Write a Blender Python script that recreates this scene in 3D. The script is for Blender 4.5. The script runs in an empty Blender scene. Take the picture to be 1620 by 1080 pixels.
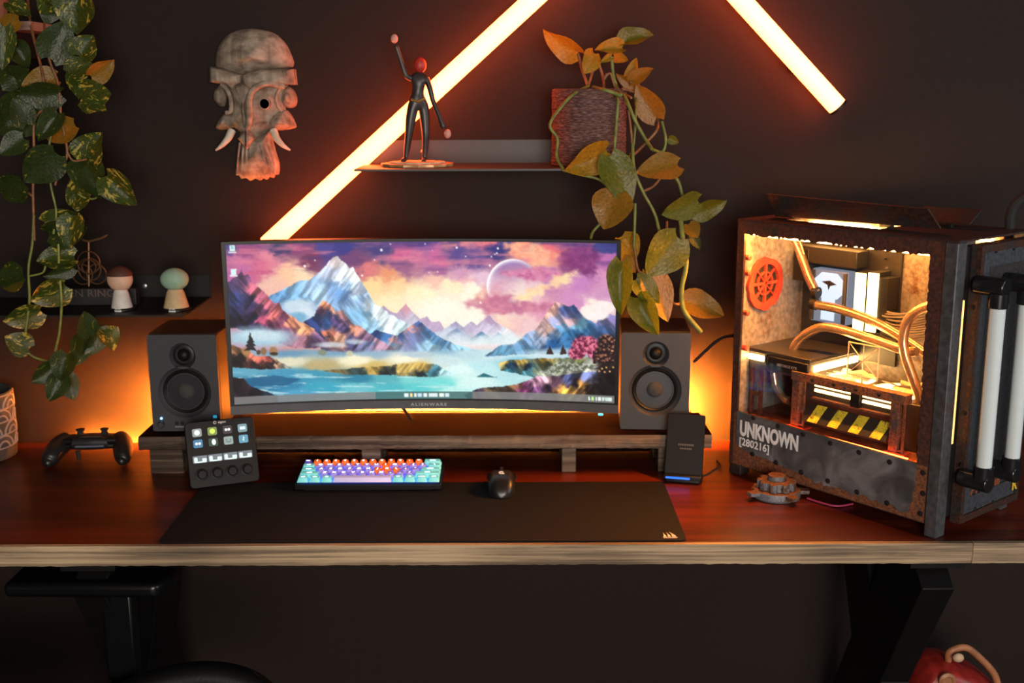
import bpy, bmesh, math, random
import numpy as np
from math import pi, sin, cos, radians, sqrt
from mathutils import Vector, Matrix, Euler

# ------------------------------------------------------------------ camera, light, exposure
SC = bpy.context.scene
COL = SC.collection
F = 1800.0                                   # focal length in pixels of the 1620x1080 frame
PITCH, ROLL = radians(12.2), radians(-0.2)
CAM = Vector((0.0, -2.56, 1.535))
CR = Matrix.Rotation(pi/2 - PITCH, 3, 'X') @ Matrix.Rotation(ROLL, 3, 'Z')
cd = bpy.data.cameras.new('camera'); cam = bpy.data.objects.new('camera', cd); COL.objects.link(cam)
cd.sensor_width = 36.0; cd.lens = F / 1620 * 36
cd.clip_start = 0.05
cam.matrix_world = Matrix.Translation(CAM) @ CR.to_4x4()
cd.dof.use_dof = True; cd.dof.focus_distance = 2.12; cd.dof.aperture_fstop = 3.2
SC.camera = cam
SC.view_settings.view_transform = 'Standard'; SC.view_settings.look = 'None'
SC.view_settings.exposure = 0.0; SC.view_settings.gamma = 1.0
SC.view_settings.use_curve_mapping = False

W = bpy.data.worlds.new('room_dark'); SC.world = W; W.use_nodes = True
W.node_tree.nodes['Background'].inputs[0].default_value = (0.75, 0.8, 1.0, 1)
W.node_tree.nodes['Background'].inputs[1].default_value = 0.02

def area_light(name, loc, target, sx, sy, power, col):
    l = bpy.data.lights.new(name, 'AREA'); l.shape = 'RECTANGLE'; l.size = sx; l.size_y = sy
    l.energy = power; l.color = col
    o = bpy.data.objects.new(name, l); COL.objects.link(o); o.location = loc
    o.rotation_euler = (Vector(target) - Vector(loc)).to_track_quat('-Z', 'Y').to_euler()
    return o
# daylight from the window on the camera's side of the room, and a weaker one further right
area_light('window_daylight', (0.5, -4.6, 1.5), (0.1, -0.3, 1.0), 1.6, 1.3, 135, (1.0, 0.9, 0.8))
area_light('side_window_daylight', (3.2, -1.9, 1.7), (0.9, -0.5, 1.0), 1.0, 1.2, 26, (0.86, 0.92, 1.0))

def ray(px, py):
    return CR @ Vector(((px - 810) / F, -(py - 540) / F, -1))
def at(px, py, Y):                           # photo pixel -> point on the plane y = Y
    d = ray(px, py); return CAM + d * ((Y - CAM.y) / d.y)
def atz(px, py, Z):                          # photo pixel -> point on the plane z = Z
    d = ray(px, py); return CAM + d * ((Z - CAM.z) / d.z)
def atp(px, py, o, n):
    d = ray(px, py); return CAM + d * ((o - CAM).dot(n) / d.dot(n))

# ------------------------------------------------------------------ mesh helpers
class MB:
    def __init__(s): s.v = []; s.f = []; s.m = []; s.mi = 0
    def add(s, vs, fs, M=None):
        b = len(s.v)
        s.v += [tuple(M @ Vector(v)) if M else tuple(v) for v in vs]
        s.f += [tuple(i + b for i in f) for f in fs]; s.m += [s.mi] * len(fs)
        return s
    def box(s, c, d, M=None):
        x, y, z = c; a, b, e = d[0]/2, d[1]/2, d[2]/2
        vs = [(x+i*a, y+j*b, z+k*e) for k in (-1, 1) for j in (-1, 1) for i in (-1, 1)]
        return s.add(vs, [(0,2,3,1), (4,5,7,6), (0,1,5,4), (2,6,7,3), (0,4,6,2), (1,3,7,5)], M)
    def b2(s, lo, hi, M=None):
        return s.box([(lo[i]+hi[i])/2 for i in range(3)], [abs(hi[i]-lo[i]) for i in range(3)], M)
    def prism(s, poly, z0, z1, M=None, inset=0):
        n = len(poly)
        vs = [(x, y, z0) for x, y in poly] + [(x, y, z1) for x, y in poly]
        fs = [tuple(range(n-1, -1, -1)), tuple(range(n, 2*n))] + [(i, (i+1) % n, n+(i+1) % n, n+i) for i in range(n)]
        return s.add(vs, fs, M)
    def lathe(s, prof, n=24, M=None, cap0=True, cap1=True, ang=2*pi):
        vs = []; fs = []; k = len(prof)
        full = abs(ang - 2*pi) < 1e-6
        m = n if full else n + 1
        for j in range(m):
            a = ang * j / n
            vs += [(r*cos(a), r*sin(a), z) for r, z in prof]
        for j in range(n):
            j2 = (j+1) % m
            for i in range(k-1):
                fs.append((j*k+i, j2*k+i, j2*k+i+1, j*k+i+1))
        if full:
            if cap0 and prof[0][0] > 1e-6: fs.append(tuple(j*k for j in range(n-1, -1, -1)))
            if cap1 and prof[-1][0] > 1e-6: fs.append(tuple(j*k+k-1 for j in range(n)))
        return s.add(vs, fs, M)
    def tube(s, pts, r, n=8, cap=True, M=None):
        pts = [Vector(p) for p in pts]; k = len(pts)
        rs = r if isinstance(r, (list, tuple)) else [r]*k
        vs = []; fs = []; up = None
        for i, p in enumerate(pts):
            t = (pts[min(i+1, k-1)] - pts[max(i-1, 0)]).normalized()
            if up is None: up = Vector((0, 0, 1)) if abs(t.z) < .9 else Vector((1, 0, 0))
            a = t.cross(up)
            if a.length < 1e-6: a = t.orthogonal()
            a.normalize(); b = a.cross(t).normalized(); up = b
            vs += [tuple(p + (a*cos(2*pi*j/n) + b*sin(2*pi*j/n))*rs[i]) for j in range(n)]
        for i in range(k-1):
            for j in range(n):
                j2 = (j+1) % n
                fs.append((i*n+j, i*n+j2, (i+1)*n+j2, (i+1)*n+j))
        if cap: fs += [tuple(range(n-1, -1, -1)), tuple((k-1)*n+j for j in range(n))]
        return s.add(vs, fs, M)
    def ball(s, c, r, nu=16, nv=10, M=None, v0=-pi/2, v1=pi/2):
        rx, ry, rz = r if isinstance(r, (list, tuple)) else (r, r, r)
        vs = []; fs = []
        for i in range(nv+1):
            t = v0 + (v1-v0)*i/nv
            vs += [(c[0]+rx*cos(t)*cos(2*pi*j/nu), c[1]+ry*cos(t)*sin(2*pi*j/nu), c[2]+rz*sin(t)) for j in range(nu)]
        for i in range(nv):
            for j in range(nu):
                fs.append((i*nu+j, i*nu+(j+1) % nu, (i+1)*nu+(j+1) % nu, (i+1)*nu+j))
        return s.add(vs, fs, M)
    def sweep(s, path, rings, cap=True):     # rings: list of closed vertex loops, same length
        n = len(rings[0]); vs = [p for r in rings for p in r]; fs = []
        for i in range(len(rings)-1):
            for j in range(n): fs.append((i*n+j, i*n+(j+1) % n, (i+1)*n+(j+1) % n, (i+1)*n+j))
        if cap: fs += [tuple(range(n-1, -1, -1)), tuple((len(rings)-1)*n+j for j in range(n))]
        return s.add(vs, fs)
    def mesh(s, name, mats, smooth=None):
        me = bpy.data.meshes.new(name); me.from_pydata(s.v, [], s.f); me.validate()
        bm = bmesh.new(); bm.from_mesh(me)
        bmesh.ops.remove_doubles(bm, verts=bm.verts, dist=1e-6)
        bmesh.ops.recalc_face_normals(bm, faces=bm.faces); bm.to_mesh(me); bm.free()
        if not isinstance(mats, (list, tuple)): mats = [mats]
        for m in mats: me.materials.append(m)
        if len(mats) > 1 and len(me.polygons) == len(s.m): me.polygons.foreach_set('material_index', s.m)
        if smooth is not None:
            me.polygons.foreach_set('use_smooth', [True]*len(me.polygons))
            me.set_sharp_from_angle(angle=radians(smooth))
        return me
    def build(s, name, mats, parent=None, smooth=35, bevel=0, seg=2, sub=0):
        return link(name, s.mesh(name, mats, smooth), parent, bevel, seg, sub)

def link(name, me, parent=None, bevel=0, seg=2, sub=0, M=None):
    o = bpy.data.objects.new(name, me); COL.objects.link(o)
    if parent: o.parent = parent
    if M is not None: o.matrix_local = M
    if bevel:
        b = o.modifiers.new('bevel', 'BEVEL'); b.width = bevel; b.segments = seg; b.limit_method = 'ANGLE'; b.angle_limit = radians(40)
    if sub:
        b = o.modifiers.new('subdivision', 'SUBSURF'); b.levels = sub; b.render_levels = sub
    return o

def tag(o, label, cat, group=None):
    o['label'] = label; o['category'] = cat
    if group: o['group'] = group
    return o
def thing(name, label, cat, loc=(0, 0, 0), rotz=0, group=None, M=None):
    o = bpy.data.objects.new(name, None); COL.objects.link(o); o.empty_display_size = .05
    if M is not None: o.matrix_world = M
    else: o.location = loc; o.rotation_euler = (0, 0, rotz)
    return tag(o, label, cat, group)
def struct(o): o['kind'] = 'structure'; return o

FONTS = {}
def text_mesh(txt, size, mat, depth=.0004, offset=0.0, sx=1.0, align='CENTER', spacing=1.0):
    c = bpy.data.curves.new('lettering', 'FONT'); c.body = txt; c.size = size; c.extrude = depth
    c.offset = offset; c.align_x = align; c.align_y = 'CENTER'; c.resolution_u = 3; c.space_character = spacing
    o = bpy.data.objects.new('lettering_tmp', c); COL.objects.link(o)
    dg = bpy.context.evaluated_depsgraph_get(); dg.update()
    me = bpy.data.meshes.new_from_object(o.evaluated_get(dg))
    bpy.data.objects.remove(o); bpy.data.curves.remove(c)
    if sx != 1.0: me.transform(Matrix.Diagonal((sx, 1, 1, 1)))
    me.materials.clear(); me.materials.append(mat)
    return me
def spline(pts, k=6):                         # Catmull-Rom through the points
    p = [Vector(q) for q in pts]; p = [p[0]*2-p[1]] + p + [p[-1]*2-p[-2]]; out = []
    for i in range(1, len(p)-2):
        for j in range(k):
            t = j/k
            out.append(.5*((2*p[i]) + (p[i+1]-p[i-1])*t + (2*p[i-1]-5*p[i]+4*p[i+1]-p[i+2])*t*t + (3*p[i]-p[i-1]-3*p[i+1]+p[i+2])*t**3))
    return out + [p[-2]]
def rrect(w, h, r, n=4, cx=0, cy=0):
    out = []
    for sx, sy, a0 in ((1, 1, 0), (-1, 1, 90), (-1, -1, 180), (1, -1, 270)):
        for i in range(n+1):
            a = radians(a0 + 90*i/n); out.append((cx+sx*(w/2-r)+r*cos(a), cy+sy*(h/2-r)+r*sin(a)))
    return out
def circ(r, n, cx=0, cy=0, a0=0): return [(cx+r*cos(a0+2*pi*i/n), cy+r*sin(a0+2*pi*i/n)) for i in range(n)]
RX90 = Matrix.Rotation(pi/2, 4, 'X')          # local z -> world -y : faces the camera side
T = Matrix.Translation

# ------------------------------------------------------------------ materials
def s2l(c):
    if max(c) > 1.0: c = [x/255 for x in c]
    return tuple(x/12.92 if x <= .04045 else ((x+.055)/1.055)**2.4 for x in c[:3])
class NT:
    def __init__(s, name):
        s.mat = bpy.data.materials.new(name); s.mat.use_nodes = True; s.t = s.mat.node_tree
        s.b = s.t.nodes['Principled BSDF']; s.out = s.t.nodes['Material Output']
    def n(s, typ, **kw):
        nd = s.t.nodes.new(typ)
        for k, v in kw.items():
            if hasattr(nd, k): setattr(nd, k, v)
            else: nd.inputs[k.replace('_', ' ')].default_value = v
        return nd
    def l(s, a, b): s.t.links.new(a, b)
    def coords(s, scale=(1, 1, 1), kind='Object', rot=(0, 0, 0)):
        tc = s.n('ShaderNodeTexCoord'); mp = s.n('ShaderNodeMapping'); mp.inputs['Scale'].default_value = scale
        mp.inputs['Rotation'].default_value = rot
        s.l(tc.outputs[kind], mp.inputs[0]); return mp.outputs[0]
    def ramp(s, fac, stops):
        r = s.n('ShaderNodeValToRGB'); el = r.color_ramp.elements
        while len(el) < len(stops): el.new(.5)
        for e, (p, c) in zip(el, stops): e.position = p; e.color = (*c, 1)
        s.l(fac, r.inputs[0]); return r.outputs[0]
    def bump(s, h, strength, dist=.002):
        b = s.n('ShaderNodeBump'); b.inputs['Strength'].default_value = strength; b.inputs['Distance'].default_value = dist
        s.l(h, b.inputs['Height']); s.l(b.outputs[0], s.b.inputs['Normal']); return b
def mat(name, col, rough=.5, metal=0, var=.15, scale=40, bump=0, spec=.5, coat=0):
    m = NT(name); m.b.inputs['Roughness'].default_value = rough; m.b.inputs['Metallic'].default_value = metal
    m.b.inputs['Specular IOR Level'].default_value = spec
    if coat: m.b.inputs['Coat Weight'].default_value = coat; m.b.inputs['Coat Roughness'].default_value = .1
    nz = m.n('ShaderNodeTexNoise', Scale=scale, Detail=5.0); m.l(m.coords(), nz.inputs['Vector'])
    lo = tuple(c*(1-var) for c in col); hi = tuple(c*(1+var) for c in col)
    m.l(m.ramp(nz.outputs[0], [(.3, lo), (.7, hi)]), m.b.inputs['Base Color'])
    if bump: m.bump(nz.outputs[0], bump)
    return m.mat
def emis(name, col, strength, base=(.02, .02, .02)):
    m = NT(name); m.b.inputs['Base Color'].default_value = (*base, 1)
    m.b.inputs['Emission Color'].default_value = (*col, 1); m.b.inputs['Emission Strength'].default_value = strength
    return m.mat
def wood(name, stops, stretch=(3, 40, 40), rough=.5, bump=.3, dist=.0015, spec=.5, coat=0, knots=True, big=1.0):
    m = NT(name); m.b.inputs['Roughness'].default_value = rough; m.b.inputs['Specular IOR Level'].default_value = spec
    if coat: m.b.inputs['Coat Weight'].default_value = coat; m.b.inputs['Coat Roughness'].default_value = .18
    co = m.coords(stretch)
    n1 = m.n('ShaderNodeTexNoise', Scale=1.0, Detail=8.0, Distortion=.6); n1.inputs['Roughness'].default_value = .65; m.l(co, n1.inputs['Vector'])
    n2 = m.n('ShaderNodeTexNoise', Scale=2.2*big, Detail=3.0); m.l(m.coords((1, 2.5, 2.5)), n2.inputs['Vector'])
    mx = m.n('ShaderNodeMix'); mx.data_type = 'FLOAT'; mx.inputs[0].default_value = .4
    m.l(n1.outputs[0], mx.inputs[2]); m.l(n2.outputs[0], mx.inputs[3])
    m.l(m.ramp(mx.outputs[0], stops), m.b.inputs['Base Color'])
    m.bump(n1.outputs[0], bump, dist); return m.mat
def rusty(name, steel, rust, amount=.5, scale=18, rough=.6, metal=.4, bump=.5):
    m = NT(name)
    n1 = m.n('ShaderNodeTexNoise', Scale=scale, Detail=10.0); n1.inputs['Roughness'].default_value = .7; m.l(m.coords(), n1.inputs['Vector'])
    n2 = m.n('ShaderNodeTexNoise', Scale=scale*6, Detail=6.0); m.l(m.coords(), n2.inputs['Vector'])
    t = 1-amount
    msk = m.ramp(n1.outputs[0], [(max(0, .25+t*.5-.06), (0, 0, 0)), (min(1, .25+t*.5+.05), (1, 1, 1))])
    st = m.ramp(n2.outputs[0], [(.3, tuple(c*.6 for c in steel)), (.7, tuple(c*1.3 for c in steel))])
    ru = m.ramp(n2.outputs[0], [(.3, tuple(c*.35 for c in rust)), (.55, rust), (.75, tuple(min(1, c*1.6) for c in rust))])
    mx = m.n('ShaderNodeMix'); mx.data_type = 'RGBA'
    m.l(msk, mx.inputs[0]); m.l(st, mx.inputs[6]); m.l(ru, mx.inputs[7]); m.l(mx.outputs[2], m.b.inputs['Base Color'])
    m.b.inputs['Roughness'].default_value = rough; m.b.inputs['Metallic'].default_value = metal
    m.bump(n2.outputs[0], bump, .0015); return m.mat
def glass(name, tint=(1, 1, 1), rough=.02, fac=.06):
    m = NT(name); m.t.nodes.remove(m.b)
    tr = m.n('ShaderNodeBsdfTransparent'); tr.inputs[0].default_value = (*tint, 1)
    gl = m.n('ShaderNodeBsdfGlossy'); gl.inputs['Roughness'].default_value = rough
    lw = m.n('ShaderNodeLayerWeight'); lw.inputs[0].default_value = .5
    pw = m.n('ShaderNodeMath'); pw.operation = 'POWER'; pw.inputs[1].default_value = 4.0; m.l(lw.outputs['Facing'], pw.inputs[0])
    fr = m.n('ShaderNodeMath'); fr.operation = 'MULTIPLY_ADD'; fr.inputs[1].default_value = .7; fr.inputs[2].default_value = .03; m.l(pw.outputs[0], fr.inputs[0])
    mx = m.n('ShaderNodeMixShader'); m.l(fr.outputs[0], mx.inputs[0]); m.l(tr.outputs[0], mx.inputs[1]); m.l(gl.outputs[0], mx.inputs[2])
    m.l(mx.outputs[0], m.out.inputs[0]); return m.mat

BLACK = mat('black_plastic', (.006, .006, .0065), .45, spec=.35)
BLACKM = mat('black_matte_metal', (.007, .0068, .007), .55, 0, spec=.35, bump=.05, scale=300)
SATIN = mat('black_satin_plastic', (.006, .0048, .0046), .5, spec=.22)
GREYP = mat('dark_grey_plastic', (.035, .035, .038), .5)
BAFFLE = mat('speaker_baffle_vinyl', (.034, .035, .040), .6, bump=.15, scale=500)
STEEL = mat('dark_steel', (.09, .09, .095), .5, .5, var=.3, scale=30)
WHITEP = mat('white_print', (.75, .75, .72), .6)
GREYPRINT = mat('grey_print', (.25, .25, .26), .6)
BLACKRUB = mat('black_rubber', (.008, .008, .008), .8)
# ------------------------------------------------------------------ the room
WALLM = mat('charcoal_wall_paint', (.0140, .0072, .0052), .75, var=.12, scale=60, bump=.06, spec=.25)
FLOORM = mat('dark_floor', (.02, .016, .014), .6)
DZ = .75                                      # desk height
struct(MB().b2((-3.2, 0, 0), (3.2, .1, 2.7)).build('wall_back', WALLM))
struct(MB().b2((-3.2, -5.4, -.1), (3.2, .1, 0)).build('floor', FLOORM))
struct(MB().b2((-3.3, -5.4, 0), (-3.2, .1, 2.7)).build('wall_left', WALLM))
struct(MB().b2((3.2, -5.4, 0), (3.3, -3.0, 2.7)).b2((3.2, -.6, 0), (3.3, .1, 2.7)).b2((3.2, -3.0, 0), (3.3, -.6, .8)).b2((3.2, -3.0, 2.5), (3.3, -.6, 2.7)).build('wall_right', WALLM))
struct(MB().b2((-3.2, -5.4, 2.7), (3.2, .1, 2.8)).build('ceiling', mat('ceiling_paint', (.12, .11, .1), .9)))

# ------------------------------------------------------------------ desk
TOPM = wood('dark_red_stained_wood', [(.3, (.018, .0035, .0018)), (.45, (.055, .008, .003)), (.58, (.15, .019, .004)), (.75, (.06, .01, .004))],
            (1.6, 26, 26), .33, .25, .0008, .5)
EDGEM = wood('raw_pine_edge', [(.30, (.04, .029, .022)), (.43, (.18, .125, .078)), (.54, (.42, .30, .18)), (.7, (.62, .46, .28))],
             (2.2, 40, 110), .75, .5, .001, .3)
EDGEM2 = wood('raw_pine_edge_board', [(.32, (.07, .05, .034)), (.47, (.3, .21, .13)), (.58, (.52, .38, .23)), (.75, (.64, .47, .29))],
              (3, 40, 160), .75, .5, .001, .3)
desk = thing('desk', 'long dark stained wooden desk with raw pine front edge and black crossed legs', 'desk', (0, 0, 0))
YF = -.652
MB().b2((-1.3, YF+.012, DZ-.038), (1.3, -.024, DZ)).build('tabletop', TOPM, desk, bevel=.001)
def edge_board(x0, x1, m, seed):
    rnd = random.Random(seed); mb = MB(); n = int((x1-x0)/.012)
    rows = [(-.0385, 0), (-.037, -.010), (-.02, -.012), (-.002, -.012), (0.0006, -.0105), (.0006, .0)]
    rings = []
    for i in range(n+1):
        x = x0+(x1-x0)*i/n
        rings.append([(x, YF+.0121+dy*(1+rnd.uniform(-.04, .04)), DZ+dz+(rnd.uniform(-.0012, .0004) if dz < -.03 else 0)) for dz, dy in rows])
    mb.sweep(None, rings); o = mb.build('edge_board', m, desk, smooth=40); return o
xj = atz(1540, 860, DZ).x
edge_board(-1.3, xj-.0006, EDGEM, 3); edge_board(xj+.0006, 1.3, EDGEM2, 4)
LEGM = mat('black_powder_coated_steel', (.003, .0028, .0028), .6, spec=.2)
def leg_bar(x, y0, z0, y1, z1, w=.17):
    a = Vector((0, y1-y0, z1-z0)).normalized(); nrm = Vector((0, a.z, -a.y))*w/2
    c = [Vector((0, y0, z0))-nrm, Vector((0, y0, z0))+nrm, Vector((0, y1, z1))+nrm, Vector((0, y1, z1))-nrm]
    mb = MB(); vs = [(x-.03, p.y, p.z) for p in c]+[(x+.03, p.y, p.z) for p in c]
    mb.add(vs, [(0, 1, 2, 3), (7, 6, 5, 4), (0, 4, 5, 1), (1, 5, 6, 2), (2, 6, 7, 3), (3, 7, 4, 0)])
    return mb
for sx in (-1, 1):
    x = .775*sx
    leg_bar(x, -.56, .70, -.13, .035).build('leg', LEGM, desk, bevel=.003)
    leg_bar(x+.001, -.13, .70, -.56, .035).build('leg', LEGM, desk, bevel=.003)
    MB().b2((x-.05, -.62, .69), (x+.05, -.06, .7118)).build('leg_plate', LEGM, desk)
    MB().b2((x-.035, -.64, 0), (x+.035, -.05, .03)).build('leg_foot', LEGM, desk, bevel=.003)

# desk mat
MATM = mat('black_cloth_mat', (.0062, .0048, .0046), .85, bump=.25, scale=900, spec=.2)
matt = thing('desk_mat', 'wide black cloth desk mat under keyboard and mouse', 'desk mat', (-.162, -.478, DZ))
MB().prism(rrect(.95, .318, .012, cy=-.002), .0008, .004).build('cloth', MATM, matt, bevel=.0012)
lg = MB()                                     # three-sail printed logo
c = atz(1059, 846, DZ+.004) - Vector((-.162, -.478, DZ)); lx, ly = c.x, c.y
def sail(pts): lg.prism([(lx+a*.0125, ly+b*.0125) for a, b in pts], .0041, .0044)
sail([(-.95, -.75), (-.45, -.75), (-.55, -.2), (-.75, .5), (-.85, .9), (-.8, .2)])
sail([(-.3, -.75), (.15, -.75), (.05, -.1), (-.25, .75), (-.35, 1.05), (-.25, .3)])
sail([(.3, -.75), (.95, -.75), (.8, -.1), (.3, .85), (.05, 1.2), (.3, .3)])
sail([(-1.1, -.95), (1.1, -.95), (.9, -1.15), (-.9, -1.15)])
lg.build('printed_logo', mat('pale_print', (.62, .55, .5), .7), matt, smooth=None)

# riser : rough old plank on feet
RISM = wood('weathered_plank', [(.3, (.012, .008, .006)), (.46, (.06, .04, .03)), (.6, (.19, .135, .095)), (.8, (.34, .26, .2))],
            (2.5, 45, 110), .8, .9, .003, .2)
RISTOP = wood('stained_plank_top', [(.3, (.0025, .0012, .001)), (.5, (.009, .0022, .0014)), (.7, (.024, .006, .003))], (2, 25, 25), .85, .5, .001, .05)
RX0, RX1, RYF, RYB, RZ0, RZ1 = -.787, .42, -.266, -.092, DZ+.056, DZ+.086
riser = thing('monitor_riser', 'rough weathered wooden plank riser under monitor and speakers', 'riser', ((RX0+RX1)/2, (RYF+RYB)/2, DZ))
ro = Vector(riser.location)
rnd = random.Random(9); mb = MB(); n = 200; prev = 0; rings = []; chip = 0
for i in range(n+1):
    x = RX0+(RX1-RX0)*i/n - ro.x
    prev = prev*.75 + rnd.uniform(-.0016, .0016)
    chip = max(0, chip*.7 + (rnd.uniform(.002, .006) if rnd.random() < .06 else 0) - .0004)
    yf, yb = RYF-ro.y, RYB-ro.y
    rings.append([(x, yb, .056), (x, yf+.004+abs(prev), .056+rnd.uniform(0, .001)), (x, yf+prev+.001, .06), (x, yf+rnd.uniform(-.0012, .0012)+prev, .066),
                  (x, yf+rnd.uniform(-.001, .001)+prev*.6, .073), (x, yf+prev*.6+.0012+chip*.5, .080-chip*.6), (x, yf+.004+chip, .0858), (x, yb, .086)])
mb.sweep(None, rings)
me = mb.mesh('plank', [RISM, RISTOP], 30)
for p in me.polygons:
    if p.normal.z > .9: p.material_index = 1
link('plank', me, riser)
for fx, fw in ((-.735, .07), (-.30, .04), (.12, .03), (.34, .06)):
    for fy in (-.225, -.125):
        MB().box((fx-ro.x, fy-ro.y, .028), (fw, .05, .0558)).build('foot_block', RISM, riser, bevel=.002)

MB().b2((RX0+.03-ro.x, RYB-.018-ro.y, .0015), (RX1-.03-ro.x, RYB-.006-ro.y, .0558)).build('added_light_skirt', RISTOP, riser)  # added board, keeps the strip's light out from under the riser
# LED strip that backlights the wall behind the riser
strip = thing('led_strip', 'orange led strip behind the riser lighting the wall', 'light strip', (-.18, -.0795, DZ))
MB().b2((-.605, -.006, .058), (.585, .006, .084)).build('channel', BLACKM, strip)
MB().b2((-.605, .0059, .0845), (.585, .0140, .0855)).build('added_cutoff_lip', BLACKM, strip)  # added unseen lip, cuts off the strip's upward light
STRIPE = emis('orange_led', (1.0, .27, .028), 7600)
MB().b2((-.6, .0061, .062), (.58, .0085, .08)).build('diffuser', STRIPE, strip)

ds = thing('led_strip', 'orange led strip in the gap behind the left desk end', 'light strip', (-.8, -.013, DZ))
MB().b2((-.22, -.006, -.022), (.16, .006, -.0145)).build('channel', BLACKM, ds)
MB().b2((-.215, -.005, -.0144), (.155, .005, -.012)).build('diffuser', emis('orange_gap_led', (1.0, .25, .026), 1000), ds)

# ------------------------------------------------------------------ wall shelves
SHM = mat('black_folded_steel', (.018, .0165, .016), .5, bump=.05, scale=200)
def wall_shelf(label, x0, x1, z, depth, lip, tx=0, SHM=SHM):
    s = thing('wall_shelf', label, 'shelf', ((x0+x1)/2, 0, z)); hw = (x1-x0)/2
    MB().prism([(-hw, -.004), (-hw+tx, -depth), (hw-tx, -depth), (hw, -.004)], -.004, 0).build('shelf_plate', SHM, s)
    MB().b2((-hw, -.004, -.003), (hw, -.001, lip)).build('back_lip', SHM, s)
    for sx in (-.55, .55):
        mb = MB(); mb.lathe([(.0055, 0), (.0055, .0012), (.003, .0025)], 12, T((sx*hw, -.0041, lip*.5)) @ RX90); mb.build('screw', mat('zinc_screw', (.4, .4, .4), .35, .8), s)
    return s
pl = at(560, 268, -.225); SHR_Z = pl.z
wall_shelf('black metal wall shelf below the glowing tube, holding the basket plant', pl.x, .235, SHR_Z, .225, .05)
pl2 = at(0, 499, -.225); SHL_Z = pl2.z
wall_shelf('black metal wall shelf at the left with the ring emblem stand', -1.35, at(291, 499, -.225).x, SHL_Z, .225, .05, 0, mat('shaded_shelf_steel', (.007, .0062, .006), .55, spec=.3))  # darker copy of the shelf steel, plant shade put into its colour

# ------------------------------------------------------------------ glowing tubes
TUBEM = emis('warm_tube_diffuser', (1.0, .12, .022), 24, (.8, .7, .6))
def light_tube(label, a, b):
    a, b = Vector(a), Vector(b); d = (b-a); L = d.length
    z = d.normalized(); y = Vector((0, -1, 0)); x = y.cross(z).normalized(); y = z.cross(x)
    M = Matrix((x, y, z)).transposed().to_4x4(); M.translation = a
    t = thing('light_tube', label, 'wall light', M=M, group='light tubes on the wall')
    MB().lathe([(.0205, .006), (.0205, L-.006)], 28).build('diffuser', TUBEM, t, smooth=40)
    for z0 in (0, L-.0062): MB().lathe([(.0215, z0), (.0215, z0+.006)], 28).build('end_cap', BLACKM, t)
    for f in (.2, .8): MB().b2((-.012, -.0585, L*f-.01), (.012, -.019, L*f+.01)).build('wall_clip', BLACKM, t)
Y_T = -.06
a = at(420, 390, Y_T); b = at(843, 0, Y_T); d = (b-a).normalized()
apex = a + d*1.0
light_tube('warm glowing tube rising diagonally behind monitor and figurine', a, a+d*.93)
a2 = at(1327, 171, Y_T); b2 = at(1172, 0, Y_T); d2 = (b2-a2).normalized()
light_tube('warm glowing tube sloping down above the metal case', a2, a2+d2*.62)
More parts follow.
